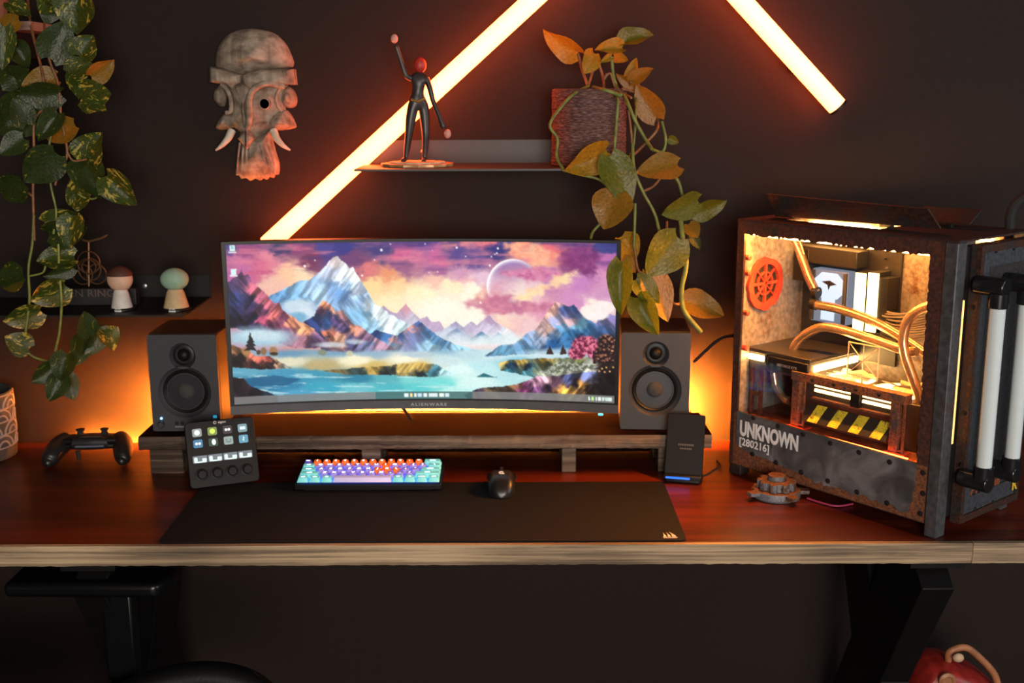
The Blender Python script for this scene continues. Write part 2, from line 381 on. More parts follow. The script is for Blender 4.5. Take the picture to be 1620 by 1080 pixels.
# ------------------------------------------------------------------ the picture on the curved screen (computed, stored as mesh colours)
NXS, NYS = 640, 256
_rng = np.random.default_rng(5); _tab = _rng.random((256, 256))
def vnoise(x, y, s=0):
    xi = np.floor(x).astype(int); yi = np.floor(y).astype(int); fx = x-xi; fy = y-yi
    fx = fx*fx*(3-2*fx); fy = fy*fy*(3-2*fy); xi += s*37; yi += s*91
    g = lambda a, b: _tab[a & 255, b & 255]
    return (g(xi, yi)*(1-fx)+g(xi+1, yi)*fx)*(1-fy)+(g(xi, yi+1)*(1-fx)+g(xi+1, yi+1)*fx)*fy
def fbm(x, y, o=5, s=0):
    v = 0; a = .5; t = 0
    for i in range(o): v = v+a*vnoise(x*2**i, y*2**i, s+i*7); t += a; a *= .55
    return v/t
def paint_screen():
    u, v = np.meshgrid((np.arange(NXS)+.5)/NXS, (np.arange(NYS)+.5)/NYS)
    q = (2*u-1)**2
    px = (357+8*v)*(1-u)+(976-6*v)*u; yt = 382+4*q; yb = 629+12*q
    py = yt+(yb-yt)*v
    X = (px-340)*3.724; Y = (py-370)*3.724
    B = 1192
    n1 = fbm(X/170, Y/90, 5, 1)-.5; n2 = fbm(X/170, Y/90, 5, 9)-.5
    f1 = fbm(X/28, Y/22, 4, 3)-.5; f2 = fbm(X/28, Y/22, 4, 5)-.5
    def idw(pts, x, y, p=2.2, sx=1.0):
        num = np.zeros(X.shape+(3,)); den = np.zeros(X.shape)
        for a, b, c in pts:
            w = 1/(((x-a)*sx)**2+(y-b)**2+60)**p; num += w[..., None]*np.array(c); den += w
        return num/den[..., None]
    def poly(pts, wob=6, soft=0):
        x = X+f1*wob*2; y = Y+f2*wob*2; ins = np.zeros(X.shape, bool); k = len(pts)
        for i in range(k):
            x0, y0 = pts[i]; x1, y1 = pts[(i+1) % k]
            if y0 == y1: continue
            c = ((y0 > y) != (y1 > y)); ins ^= c & (x < (x1-x0)*(y-y0)/(y1-y0)+x0)
        return ins.astype(float)
    def ell(cx, cy, rx, ry, soft=.3, wob=0.0):
        d = np.sqrt(((X+n1*wob-cx)/rx)**2+((Y+n2*wob-cy)/ry)**2)+f1*.25
        return np.clip((1-d)/soft+.5, 0, 1)
    def mix(c, m, k=1.0):
        nonlocal I
        c = np.array(c, float); m = np.clip(m*k, 0, 1)[..., None]; I = I*(1-m)+c*m
    sky = [(80,70,(75,60,130)),(180,80,(150,70,120)),(300,120,(225,130,150)),(380,70,(60,50,100)),(460,70,(140,60,110)),(120,160,(200,110,150)),(120,250,(190,100,160)),
     (250,200,(200,90,130)),(330,280,(240,190,170)),(420,230,(250,200,160)),(500,250,(250,220,180)),(560,150,(120,50,90)),(640,80,(70,60,140)),(760,70,(50,50,130)),
     (820,150,(110,60,110)),(880,200,(220,120,120)),(950,100,(70,60,120)),(1000,230,(235,150,110)),(1100,100,(200,90,140)),(1100,180,(150,90,130)),(1150,130,(200,110,150)),
     (1050,300,(255,210,150)),(900,290,(255,215,150)),(1150,330,(255,235,180)),(1000,380,(255,230,170))]
    sky += [(a+B,b,c) for a,b,c in [(50,60,(150,90,150)),(100,120,(200,100,150)),(250,110,(90,70,140)),(350,150,(100,75,140)),(250,60,(240,150,130)),(400,55,(230,120,130)),(100,200,(170,100,150)),
     (250,230,(210,150,180)),(100,260,(245,190,170)),(50,330,(255,240,190)),(200,300,(255,235,190)),(300,330,(255,245,220)),(350,270,(230,190,210)),(200,430,(255,250,235)),(480,60,(60,55,130)),
     (470,110,(50,50,120)),(600,80,(250,150,120)),(700,130,(250,190,150)),(640,60,(240,140,120)),(800,80,(230,110,120)),(900,150,(130,50,110)),(1000,110,(90,50,110)),(1100,80,(60,70,140)),
     (1150,80,(50,70,140)),(1120,150,(190,110,170)),(1000,200,(120,50,110)),(1100,250,(220,150,190)),(950,280,(200,130,190)),(750,230,(190,130,180)),(870,250,(250,220,170)),(700,330,(245,200,190)),
     (620,340,(255,235,200)),(800,330,(200,130,170)),(900,380,(210,140,190)),(1100,330,(210,150,190)),(1050,420,(255,240,225)),(700,430,(225,150,180)),(600,500,(240,190,190)),(650,540,(240,200,200)),
     (450,380,(215,120,130)),(400,430,(190,110,150)),(550,430,(185,110,150)),(350,370,(235,150,130)),(500,500,(250,210,190)),(100,430,(255,252,240)),(300,480,(255,250,235))]]
    I = idw(sky, X+n1*120+f1*70, Y+n2*80+f2*50, 1.9, .8)
    # bright / dark cloud streaks
    st = fbm(X/240+Y/300, Y/34, 5, 21)
    m = np.clip((st-.56)*7, 0, 1)*np.clip((330-Y)/120, 0, 1); mix((232,130,150), m, .55)
    m = np.clip((.42-st)*7, 0, 1)*np.clip((250-Y)/120, 0, 1); mix((70,45,110), m, .55)
    mix((255,246,225), np.exp(-(((X-B-140)/420)**2+((Y-430)/105)**2)), .75)
    mix((52,44,118), np.clip((105-Y)/60, 0, 1)*np.clip((fbm(X/150, Y/40, 4, 88)-.42)*6, 0, 1), .75)
    # planet
    cx, cy, r = B+563, 305, 160
    d = np.sqrt((X-cx)**2+(Y-cy)**2)/r; ang = np.arctan2(Y-cy, X-cx)
    ins = np.clip((1-d)*60, 0, 1)*np.clip((395-Y)/90, 0, 1)
    mix((150,125,185), ins*np.clip((300-Y)/130, 0, 1), .8); mix((225,190,220), ins*np.clip((Y-200)/120, 0, 1), .55)
    rim = ins*np.clip((d-.78)/.2, 0, 1)**2*np.clip(.35+.75*np.cos(ang+2.5), 0, 1); mix((255,252,255), rim*1.3)
    for pts, c1, c2 in (([(480,225),(560,205),(640,210),(700,190),(800,200),(870,215),(840,245),(740,255),(650,285),(590,255)], (190,90,140), (230,140,170)),
                        ([(255,425),(310,370),(400,350),(470,370),(560,340),(580,355),(520,385),(640,400),(780,400),(800,440),(600,465),(450,465),(330,430)], (190,105,140), (215,130,150)),
                        ([(560,380),(640,330),(700,300),(760,290),(840,235),(880,250),(840,300),(740,330),(660,390)], (255,225,170), (255,205,160)),
                        ([(500,60),(640,52),(760,70),(830,110),(860,160),(820,200),(760,180),(660,150),(560,125)], (245,150,125), (255,190,150)),
                        ([(830,130),(900,90),(1000,80),(1060,120),(1110,120),(1050,190),(960,215),(870,225),(830,190)], (125,50,110), (150,70,130))):
        m = poly([(a+B, b) for a, b in pts], 34); m = (m+np.roll(m, 3, 1)+np.roll(m, -3, 1)+np.roll(m, 2, 0)+np.roll(m, -2, 0))/5; k = np.clip(.5+f1*2.6, 0, 1)[..., None]; mix(np.array(c1)*(1-k)+np.array(c2)*k, m*np.clip(1.1+n2*2.4, 0, 1), .85)
    for a, b, s in [(967,92,7),(513,183,7),(573,150,4),(850,238,6),(925,148,4),(1022,58,4)]+[(a+B,b,s) for a,b,s in [(227,80,6),(474,85,6),(468,113,5),(455,118,4),(425,183,6),(365,398,6),(80,97,3),(110,218,4),(37,58,4),(280,130,4),(58,222,4),(435,132,4)]]:
        mix((255,250,255), np.clip((s*1.15-np.hypot(X-a, Y-b))/2.5, 0, 1))
    # mountains, far to near
    ra = fbm((X+Y*.75)/30, (Y-X*.15)/120, 4, 31); rb = fbm((X-Y*.7)/30, (Y+X*.15)/120, 4, 77); sel = np.clip((fbm(X/120, Y/150, 3, 15)-.45)*8, 0, 1)
    ridge = ra*sel+rb*(1-sel)
    def mount(pts, cols, wob=7, rough=.3, sh=0):
        pts = [(a+sh, b) for a, b in pts]; cols = [(a+sh, b, c) for a, b, c in cols]
        m = poly(pts, wob); c = idw(cols, X+f1*60+n1*40+(ridge-.5)*60, Y+f2*42+n2*30, 2.0)
        rg = np.tanh((ridge-.5)*7)
        c = c*(1+rough*.62*rg[..., None]); mix(np.clip(c, 0, 255), m)
    mount([(-300,620),(-250,440),(-217,410),(-180,445),(-140,458),(-87,400),(-40,455),(0,490),(40,475),(70,510),(120,505),(150,560),(160,620)], [(-90,410,(205,150,165)),(-150,480,(185,165,195)),(40,500,(190,165,195)),(-40,540,(205,205,220))], 3, .1, B)
    mount([(80,570),(130,560),(215,505),(262,540),(310,505),(340,530),(380,500),(415,470),(450,510),(560,570),(620,640),(60,640)], [(215,520,(170,165,195)),(310,515,(190,175,200)),(415,490,(190,160,195)),(400,560,(215,205,225)),(200,590,(200,210,225)),(540,600,(235,235,240))], 3, .1, B)
    mount([(130,600),(220,545),(300,600),(300,640),(130,640)], [(220,560,(135,155,185)),(220,610,(190,205,220))], 3, .1, B)
    mount([(300,605),(370,565),(430,605),(470,570),(510,600),(510,640),(300,640)], [(370,580,(85,125,165)),(470,585,(120,155,190)),(380,620,(190,215,225))], 3, .1, B)
    mount([(300,360),(380,320),(490,265),(540,260),(600,220),(640,180),(660,150),(700,128),(750,165),(775,195),(795,185),(830,250),(880,330),(920,400),(1000,450),(1060,490),(1130,530),(1130,620),(900,620),(700,560),(500,510),(430,470),(300,390)],
      [(700,150,(245,230,228)),(640,220,(190,200,225)),(580,270,(150,185,220)),(720,250,(238,246,250)),(680,300,(125,165,210)),(790,230,(252,252,252)),(800,320,(205,220,238)),(740,350,(105,148,200)),(600,330,(170,200,225)),
       (450,330,(130,180,215)),(380,360,(105,158,205)),(880,400,(205,225,238)),(950,470,(228,238,242)),(830,470,(130,180,215)),(900,540,(150,195,220)),(1000,520,(225,238,242)),(1080,560,(200,225,232)),(760,300,(150,185,220)),(700,220,(205,215,232)),(840,380,(150,185,220))], 8, .38)
    mix((200,220,233), ell(465,425,95,52,.5,40)); mix((215,228,238), ell(520,470,60,35,.6,40), .8); mix((120,175,205), ell(470,480,50,28,.6))
    mix((238,242,242), np.clip(1-np.abs(Y-640)/75, 0, 1)*np.clip((X-900)/200, 0, 1)*(X < B+640), .85)
    mount([(890,575),(930,555),(985,570),(1050,590),(1120,540),(1185,500),(1230,540),(1300,590),(1400,640),(1560,690),(900,690),(820,620)],
      [(1185,515,(70,95,150)),(1130,550,(205,150,150)),(1150,590,(110,120,165)),(1060,585,(60,90,145)),(1000,600,(55,105,160)),(930,570,(40,70,125)),(1230,570,(80,120,165)),(1030,610,(205,150,150)),(1300,610,(90,140,180)),(1000,660,(130,170,200)),(1250,660,(150,190,210)),(1450,670,(150,195,215))], 6, .4)
    mount([(500,510),(540,480),(560,470),(590,410),(622,380),(660,410),(690,450),(730,440),(760,480),(790,520),(830,530),(880,570),(960,620),(1050,670),(800,700),(600,680),(560,560)],
      [(620,400,(230,145,110)),(680,440,(242,175,145)),(600,450,(95,62,100)),(560,510,(40,60,112)),(640,520,(48,88,150)),(720,470,(205,145,150)),(740,550,(72,60,100)),(800,560,(215,145,120)),(650,570,(200,115,90)),(720,600,(222,160,130)),
       (600,600,(42,50,90)),(850,600,(132,95,125)),(950,640,(172,135,155)),(690,500,(90,70,120)),(780,620,(60,60,105)),(660,480,(60,70,125)),(870,640,(110,120,160))], 8, .55)
    mount([(60,290),(100,250),(130,235),(150,205),(165,235),(185,230),(210,280),(240,300),(290,350),(330,400),(355,395),(380,440),(460,500),(560,550),(600,600),(660,640),(560,665),(420,660),(330,620),(230,580),(60,540)],
      [(120,300,(72,57,98)),(110,380,(50,60,112)),(110,450,(35,40,75)),(200,400,(42,38,72)),(160,250,(90,60,95)),(230,320,(185,95,115)),(290,400,(205,105,125)),(330,470,(220,112,112)),(270,500,(175,75,105)),(420,510,(228,145,112)),
       (500,545,(230,155,112)),(300,540,(90,50,82)),(400,570,(105,62,92)),(550,620,(112,82,122)),(200,500,(25,22,48)),(480,610,(155,105,122)),(110,500,(16,12,28)),(340,520,(120,60,90)),(380,480,(120,62,92)),(250,440,(95,55,90)),(230,560,(60,60,90))], 8, .65)
    # valley, fog, water
    bands = [(60,690,(150,180,195)),(400,690,(105,150,180)),(700,680,(120,160,190)),(900,690,(150,180,200)),(1150,700,(185,205,215)),(B+150,670,(150,190,210)),(B+300,690,(190,220,228)),(B+450,700,(200,228,235)),(B+700,705,(200,225,232)),(B+900,700,(170,205,220)),
             (420,745,(225,220,190)),(800,735,(250,240,205)),(1100,730,(252,245,220)),(B+150,740,(205,228,230)),(600,770,(190,170,120)),(900,770,(215,185,110)),(1150,765,(225,195,120)),
             (150,800,(95,165,190)),(400,815,(70,150,185)),(560,820,(60,150,180)),(800,840,(45,130,160)),(1000,840,(90,175,185)),(1150,850,(125,210,210)),(B+250,790,(225,248,245)),(B+350,780,(190,232,235)),(B+300,870,(215,245,240)),
             (200,880,(40,110,150)),(400,880,(50,130,170)),(600,900,(60,165,190)),(800,900,(110,195,205)),(1000,900,(80,185,195)),(1150,900,(95,205,205)),(B+100,880,(120,220,215)),(B+200,920,(190,240,232)),(500,940,(80,160,195)),(B+600,830,(180,225,230)),(B+600,760,(120,190,210)),(B+900,790,(150,170,160))]
    m = np.clip((Y-672+n1*30)/18, 0, 1); mix(idw(bands, X+n1*60, Y+f2*14, 2.2, .32), m)
    m = m*np.clip((Y-800)/30, 0, 1); mix((215,240,240), m*np.clip((fbm(X/120, Y/9, 4, 41)-.6)*8, 0, 1), .7)
    mix((165,205,222), ell(240,605,190,62,.7,50), .95); mix((205,225,232), ell(270,590,120,35,.8,40), .8)
    mix((225,236,240), ell(660,645,90,16,.8,20), .7); mix((215,230,236), ell(800,622,60,14,.8,20), .7)
    mount([(380,715),(480,650),(530,645),(580,630),(640,580),(700,555),(740,490),(780,430),(818,392),(860,410),(890,425),(925,412),(950,450),(1000,500),(1050,530),(1065,485),(1090,505),(1130,470),(1175,480),(1175,690),(800,700)],
      [(820,410,(222,165,155)),(770,450,(232,175,155)),(720,520,(212,170,170)),(860,450,(70,90,150)),(900,480,(92,102,152)),(800,520,(155,155,190)),(850,560,(100,150,190)),(950,530,(115,175,205)),(1000,560,(60,112,162)),(900,600,(50,112,162)),
       (700,600,(142,162,192)),(620,630,(112,152,192)),(1080,580,(60,90,142)),(950,620,(20,60,102)),(800,650,(30,80,132)),(500,680,(92,142,172)),(925,430,(60,85,140)),(1130,490,(125,112,160)),(1065,510,(120,120,165)),(760,560,(225,180,165)),(640,660,(90,140,175)),(1120,640,(50,80,110)),(880,520,(200,160,165))], 8, .5, B)
    mix((252,236,228), ell(B+1000,450,45,32,.3,20)); mix((250,235,230), ell(B+1100,430,70,36,.3,20)); mix((250,240,236), ell(B+1050,480,75,28,.4,20))
    mix((205,228,236), ell(B+800,700,180,26,.9,30), .8); mix((225,238,240), ell(B+500,610,90,34,.9,40), .85)
    # cliffs and shores
    mount([(600,800),(800,780),(1000,765),(1100,755),(1192,752),(1290,760),(1340,795),(1390,815),(1250,838),(1000,822),(760,822)],
      [(700,795,(110,95,60)),(900,785,(170,140,70)),(1100,765,(235,200,110)),(1000,810,(40,50,50)),(1200,770,(220,180,90)),(1200,815,(30,50,55)),(1280,800,(60,120,140)),(1330,805,(170,210,215)),(800,812,(50,70,70))], 6, .5)
    mount([(470,755),(520,738),(700,730),(880,728),(1175,720),(1175,860),(700,850),(590,822),(480,800)],
      [(480,748,(200,170,90)),(600,738,(225,185,85)),(760,735,(190,150,70)),(540,775,(20,45,65)),(640,785,(15,35,50)),(520,800,(60,130,150)),(640,820,(90,160,175)),(760,770,(60,70,45)),(850,770,(150,160,120)),(780,815,(185,190,170)),(950,770,(110,120,70)),(900,800,(150,150,140)),(1000,790,(190,190,175)),(1100,760,(40,28,25)),(1100,830,(25,18,20))], 6, .6, B)
    mix((40,112,122), poly([(B+330,838),(B+380,812),(B+430,832),(B+470,842)], 3))
    mount([(260,945),(350,905),(440,900),(570,885),(700,840),(840,830),(1000,815),(1175,800),(1175,1010),(600,1000),(300,1000)],
      [(350,920,(60,45,65)),(440,915,(95,80,60)),(560,910,(120,90,60)),(620,925,(160,70,130)),(700,880,(200,140,170)),(760,870,(225,175,185)),(690,920,(130,80,130)),(820,870,(70,45,60)),(900,850,(80,90,140)),(1000,840,(110,120,170)),(930,880,(40,30,45)),(1100,860,(20,14,18)),(1100,930,(16,11,14)),(880,930,(225,165,75)),(960,900,(215,150,70)),(800,940,(90,60,40)),(520,950,(90,70,70)),(760,905,(40,25,50)),(1000,920,(30,20,22))], 8, .9, B)
    mix((32,95,135), poly([(140,850),(320,828),(480,850),(390,890),(180,895)], 4), .9)
    mount([(60,640),(110,655),(170,680),(220,712),(300,712),(360,748),(430,785),(300,795),(60,785)],
      [(90,665,(150,105,70)),(160,690,(130,90,60)),(120,740,(25,17,20)),(230,725,(205,110,90)),(280,730,(170,80,70)),(340,750,(190,150,120)),(300,770,(40,25,30)),(220,760,(30,20,25)),(390,775,(120,120,110))], 6, .7)
    mount([(60,840),(150,850),(180,890),(250,920),(340,950),(340,1010),(60,1010)], [(100,880,(30,20,28)),(160,900,(60,40,55)),(200,940,(18,14,24)),(300,960,(30,40,60))], 5, .6)
    for cx, cy, rx, ry, c in [(265,685,17,24,(140,105,75)),(320,685,24,26,(160,120,80)),(236,692,12,16,(90,65,50)),(168,688,22,26,(170,125,80)),(605,692,24,18,(130,140,120)),(763,694,20,18,(200,195,165)),(320,700,24,10,(60,45,35))]:
        mix(c, ell(cx, cy, rx, ry, .4, 14))
    for yy, hw in ((590, 14), (612, 24), (636, 32), (660, 38)):
        mix((38,36,42), poly([(190,yy-22),(190+hw,yy+22),(190-hw,yy+22)], 8))
    for cx in (B+778, B+860):
        mix((60,42,38), poly([(cx-4,650),(cx+24,708),(cx-26,708)], 5))
    sp = fbm(X/11, Y/11, 3, 51)
    m = np.maximum.reduce([ell(B+985,655,80,55,.3,40), ell(B+940,700,55,40,.3,30), ell(B+1035,690,50,50,.3,30)])
    k = np.clip((sp-.42)*5, 0, 1)[..., None]; mix(np.array((105,25,60))*(1-k)+np.array((235,125,150))*k, m)
    mix((60,20,35), poly([(B+1030,690),(B+1045,690),(B+1050,770),(B+1032,770)], 2))
    m = np.maximum.reduce([ell(B+1115,650,60,62,.3,30), ell(B+1090,710,50,50,.3,30), ell(B+1150,700,40,60,.3,20)])
    k = np.clip((sp-.52)*5, 0, 1)[..., None]; mix(np.array((38,22,28))*(1-k)+np.array((190,125,95))*k, m)
    m = poly([(B+700,820),(B+830,750),(B+1000,765),(B+1060,790),(B+860,815)], 10); k = np.clip((sp-.4)*4, 0, 1)[..., None]
    mix(np.array((80,90,70))*(1-k)+np.array((205,205,195))*k, m, .8)
    for a, b in [(1085,797),(1110,790),(1130,815),(1068,812),(1100,818),(1145,690),(1150,790)]: mix((250,190,120), np.clip((6-np.hypot(X-B-a, Y-b))/3, 0, 1))
    I = I*(1+.10*(fbm(X/9, Y/7, 3, 61)-.5)[..., None])
    # task bar and icons
    bar = (v > .952)
    bc = np.where((np.abs(u-.495) < .13)[..., None], np.array((70,110,108)), np.array((128,128,126)))
    I = np.where(bar[..., None], I*.12+bc*.88, I)
    def rect(x0, x1, v0, v1, c): mix(c, ((X > x0) & (X < x1) & (v > v0) & (v < v1)).astype(float))
    for x0, x1, c in [(1090,1114,(235,250,250)),(1124,1140,(250,225,160)),(1150,1164,(235,245,245)),(1170,1196,(200,230,240)),(1206,1226,(240,250,250)),(1236,1290,(225,240,240)),(1300,1330,(240,250,240)),(1336,1362,(215,235,240)),(B+1002,B+1012,(230,240,235)),(B+1022,B+1034,(190,240,150)),(B+1044,B+1052,(230,240,235)),(B+1060,B+1078,(235,245,240)),(B+1084,B+1094,(235,245,240)),(B+1100,B+1118,(200,225,215)),(B+1120,B+1142,(225,240,235))]:
        rect(x0, x1, .964, .989, c)
    for a, b in ((100, 80), (105, 216)):
        mix((215,240,238), ((np.abs(X-a) < 15) & (np.abs(Y-b) < 17)).astype(float)); mix((240,245,245), ((np.abs(X-a) < 22) & (np.abs(Y-b-23) < 5)).astype(float), .8)
    mix((120,190,200), ((np.abs(X-100) < 7) & (np.abs(Y-76) < 10)).astype(float), .8)
    return np.clip(I, 0, 255)/255

MONX, MONY, MONZ = -.182, -.285, .889         # panel: centre x, y of the outer edges, bottom
MW, MH, MR = .804, .360, 1.8
def mon_y(x): return (MW/2)**2/(2*MR) - x*x/(2*MR)
monitor = thing('monitor', 'curved ultrawide monitor showing a painted mountain landscape', 'monitor', (MONX, MONY, MONZ))
def curved(x0, x1, z0, z1, yo, thick, n=48):
    mb = MB(); rings = []
    for i in range(n+1):
        x = x0+(x1-x0)*i/n; y = mon_y(x)+yo
        rings.append([(x, y, z0), (x, y, z1), (x, y+thick, z1), (x, y+thick, z0)])
    return mb.sweep(None, rings)
curved(-MW/2, MW/2, .0, MH, .004, .022).build('back_shell', BLACK, monitor, bevel=.002)
SX0, SX1, SZ0, SZ1 = -MW/2+.0085, MW/2-.0085, .0215, MH-.006
CHIN = mat('grey_chin_plastic', (.055, .056, .062), .45)
curved(-MW/2, MW/2, 0, SZ0-.0035, 0, .0039).build('chin', CHIN, monitor)
curved(-MW/2, MW/2, SZ1, MH, .0005, .0034).build('top_bezel', BLACK, monitor)
for a, b in ((-MW/2, SX0), (SX1, MW/2)): curved(a, b, SZ0-.0035, SZ1, .0005, .0034, 2).build('side_bezel', BLACK, monitor)
curved(SX0, SX1, SZ0-.0035, SZ0, .0005, .0034).build('lower_bezel', BLACK, monitor)
img = paint_screen()
us = np.linspace(0, 1, NXS+1); vs_ = np.linspace(0, 1, NYS+1)
gx, gv = np.meshgrid(SX0+(SX1-SX0)*us, SZ1+(SZ0-SZ1)*vs_)
pts = np.stack([gx, mon_y(gx)+.0018, gv], -1).reshape(-1, 3)
ii, jj = np.meshgrid(np.arange(NYS), np.arange(NXS), indexing='ij'); a = ii*(NXS+1)+jj
fc = np.stack([a, a+NXS+1, a+NXS+2, a+1], -1).reshape(-1, 4)
me = bpy.data.meshes.new('screen'); me.vertices.add(len(pts)); me.vertices.foreach_set('co', pts.ravel())
me.loops.add(fc.size); me.loops.foreach_set('vertex_index', fc.ravel().astype(np.int32))
me.polygons.add(len(fc)); me.polygons.foreach_set('loop_start', np.arange(0, fc.size, 4, dtype=np.int32)); me.polygons.foreach_set('loop_total', np.full(len(fc), 4, np.int32))
me.update(); me.validate()
# colours per vertex: average of the neighbouring cells, so the picture is smooth
lin = np.where(img <= .04045, img/12.92, ((img+.055)/1.055)**2.4)
pad = np.pad(lin, ((1, 1), (1, 1), (0, 0)), mode='edge'); vc = (pad[:-1, :-1]+pad[1:, :-1]+pad[:-1, 1:]+pad[1:, 1:])/4
ca = me.color_attributes.new('picture', 'FLOAT_COLOR', 'POINT')
ca.data.foreach_set('color', np.concatenate([vc.reshape(-1, 3), np.ones((len(pts), 1))], 1).astype(np.float32).ravel())
m = NT('screen_picture'); at_ = m.n('ShaderNodeAttribute'); at_.attribute_name = 'picture'
m.b.inputs['Base Color'].default_value = (.004, .004, .004, 1); m.b.inputs['Roughness'].default_value = .45; m.b.inputs['Specular IOR Level'].default_value = .2
m.l(at_.outputs['Color'], m.b.inputs['Emission Color']); m.b.inputs['Emission Strength'].default_value = 1.05
me.materials.append(m.mat); link('screen', me, monitor)
tm = text_mesh('ALIENWARE', .0088, mat('brand_print', (.34, .35, .37), .5), .0003, .0002, 1.25, spacing=1.35)
link('brand_lettering', tm, monitor, M=T((.006, mon_y(0)-.0003, .009)) @ RX90)
MB().prism(rrect(.011, .004, .0019), 0, .002, T((MW/2-.036, mon_y(MW/2-.036)+.001, -.0035)) @ RX90).build('power_light', emis('power_led', (.12, .9, .95), 1.6), monitor)
MB().b2((-.06, mon_y(0)+.0262, .12), (.06, mon_y(0)+.06, .24)).build('rear_hub', BLACK, monitor, bevel=.006)
MB().b2((-.05, mon_y(0)+.0605, .13), (.05, .284, .23)).build('wall_mount', BLACKM, monitor, bevel=.003)
mb = MB(); yb = mon_y(.1)+.028
mb.tube(spline([(-.16, yb, .03), (-.14, yb, .012), (-.10, yb+.002, .006), (-.065, yb+.004, .003), (-.05, yb+.03, -.02), (-.04, yb+.06, -.048)], 6), .0035, 8)
mb.build('power_cable', BLACKRUB, monitor)
def arcpoly(r0, r1, a0, a1, n=12, cx=0, cy=0):
    A = [radians(a0+(a1-a0)*i/n) for i in range(n+1)]
    return [(cx+r1*cos(a), cy+r1*sin(a)) for a in A]+[(cx+r0*cos(a), cy+r0*sin(a)) for a in reversed(A)]
# ------------------------------------------------------------------ loudspeakers
CONE = mat('woofer_cone', (.02, .021, .028), .3, 0, spec=.7)
SURR = mat('rubber_surround', (.006, .006, .006), .5)
RING = mat('trim_ring', (.05, .046, .044), .35)
BLUELED = emis('blue_led', (.15, .5, 1.0), 7)
def speaker(label, loc, rz, left):
    s = thing('speaker', label, 'speaker', loc, rz, 'pair of desktop speakers')
    w, h, d = .146, .212, .165
    MB().b2((-w/2, -d/2+.012, .001), (w/2, d/2, h)).build('cabinet', mat('speaker_cabinet', (.012, .011, .011), .5) if 'speaker_cabinet' not in bpy.data.materials else bpy.data.materials['speaker_cabinet'], s, bevel=.003)
    y = -d/2
    cxy = (0, .0865); R = .052; tz = .165; tr = .028
    fw = w if left else w
    # front baffle with two round openings
    outer = rrect(w-.001, h-.002, .004, 5, 0, h/2)
    def ringed(mb, c, r0, prof, n=40): mb.lathe(prof, n, T((c[0], y, c[1])) @ RX90, False, False)
    bm = bmesh.new()
    def loop(pts, yy): return [bm.verts.new((p[0], yy, p[1])) for p in pts]
    def edges(vs): return [bm.edges.new((vs[i], vs[(i+1) % len(vs)])) for i in range(len(vs))]
    lo = loop(outer, y); e = edges(lo)
    hw_ = loop([(R*1.08*cos(2*pi*i/40), cxy[1]+R*1.08*sin(2*pi*i/40)) for i in range(40)], y); e += edges(hw_)
    ht_ = loop([(tr*cos(2*pi*i/28), tz+tr*sin(2*pi*i/28)) for i in range(28)], y); e += edges(ht_)
    bmesh.ops.triangle_fill(bm, edges=e, use_beauty=True)
    me = bpy.data.meshes.new('baffle'); bm.to_mesh(me); bm.free()
    mb = MB(); mb.add([v.co[:] for v in me.vertices], [tuple(p.vertices) for p in me.polygons])
    n = len(outer)
    mb.add([(p[0], y, p[1]) for p in outer]+[(p[0], y+.0119, p[1]) for p in outer], [(i, (i+1) % n, n+(i+1) % n, n+i) for i in range(n)])
    mb.lathe([(R*1.08, 0), (R*1.0, -.006), (R*.93, -.0085)], 40, T((0, y, cxy[1])) @ RX90, False, False)
    mb.lathe([(tr, 0), (tr*.88, -.005), (tr*.8, -.009)], 28, T((0, y, tz)) @ RX90, False, False)
    mb.build('baffle', BAFFLE, s, smooth=45)
    M = T((0, y, cxy[1])) @ RX90
    wf = MB().lathe([(R*.94, -.0115), (R*.92, -.0075), (R*.86, -.0045), (R*.79, -.0075), (R*.77, -.0085)], 40, M, True, False).build('woofer', SURR, s, smooth=60)
    MB().lathe([(R*.78, -.0088), (R*.765, -.0062), (R*.735, -.0062), (R*.72, -.009)], 40, M, False, False).build('trim_ring', RING, wf, smooth=60)
    MB().lathe([(R*.735, -.0095), (R*.5, -.0108), (R*.34, -.0113)], 40, M, True, False).build('cone', CONE, wf, smooth=60)
    MB().lathe([(R*.36, -.0113), (R*.30, -.0055), (R*.18, -.0025), (0.00001, -.0015)], 32, M, False, False).build('dust_cap', mat('dust_cap_cloth', (.045, .043, .042), .8) if 'dust_cap_cloth' not in bpy.data.materials else bpy.data.materials['dust_cap_cloth'], wf, smooth=60)
    M = T((0, y, tz)) @ RX90
    tw = MB().lathe([(tr*.82, -.0105), (tr*.66, -.0085), (tr*.5, -.0092)], 28, M, True, False).build('tweeter', BLACK, s, smooth=60)
    MB().lathe([(tr*.48, -.0095), (tr*.4, -.004), (tr*.2, -.001), (.00001, -.0005)], 24, M, False, False).build('dome', SATIN, tw, smooth=60)
    bx = w/2-.011
    MB().prism(rrect(.011, .009, .003), 0, .0008, T((bx, y-.0001, .033)) @ RX90).build('badge', BLACK, s)
    MB().prism(rrect(.008, .0065, .001), 0, .0006, T((bx-.0005, y-.0010, .033)) @ RX90).build('blue_badge_print', emis('blue_badge', (.03, .35, .62), .75), s)
    if left:
        MB().lathe([(.0072, 0), (.0072, .008), (.0055, .0105), (.0, .0106)], 20, T((-.053, y-.0001, .017)) @ RX90).build('volume_knob', GREYP, s)
        MB().ball((-.053, y-.001, .0295), .0024, 10, 6).build('power_light', BLUELED, s)
        for x in (-.021, -.009): MB().lathe([(.0042, 0), (.0042, .0012), (.002, .0012), (.002, .0002)], 14, T((x, y-.0001, .0185)) @ RX90).build('jack', BLACKRUB, s)
        mb = MB()
        for k in range(7): mb.prism(rrect(.0022, .0035, .0006, 1, -.014+(k-3)*.0031, .0105), 0, .0003, T((0, y-.0001, 0)) @ RX90)
        mb.build('printed_word', GREYPRINT, s, smooth=None)
    return s
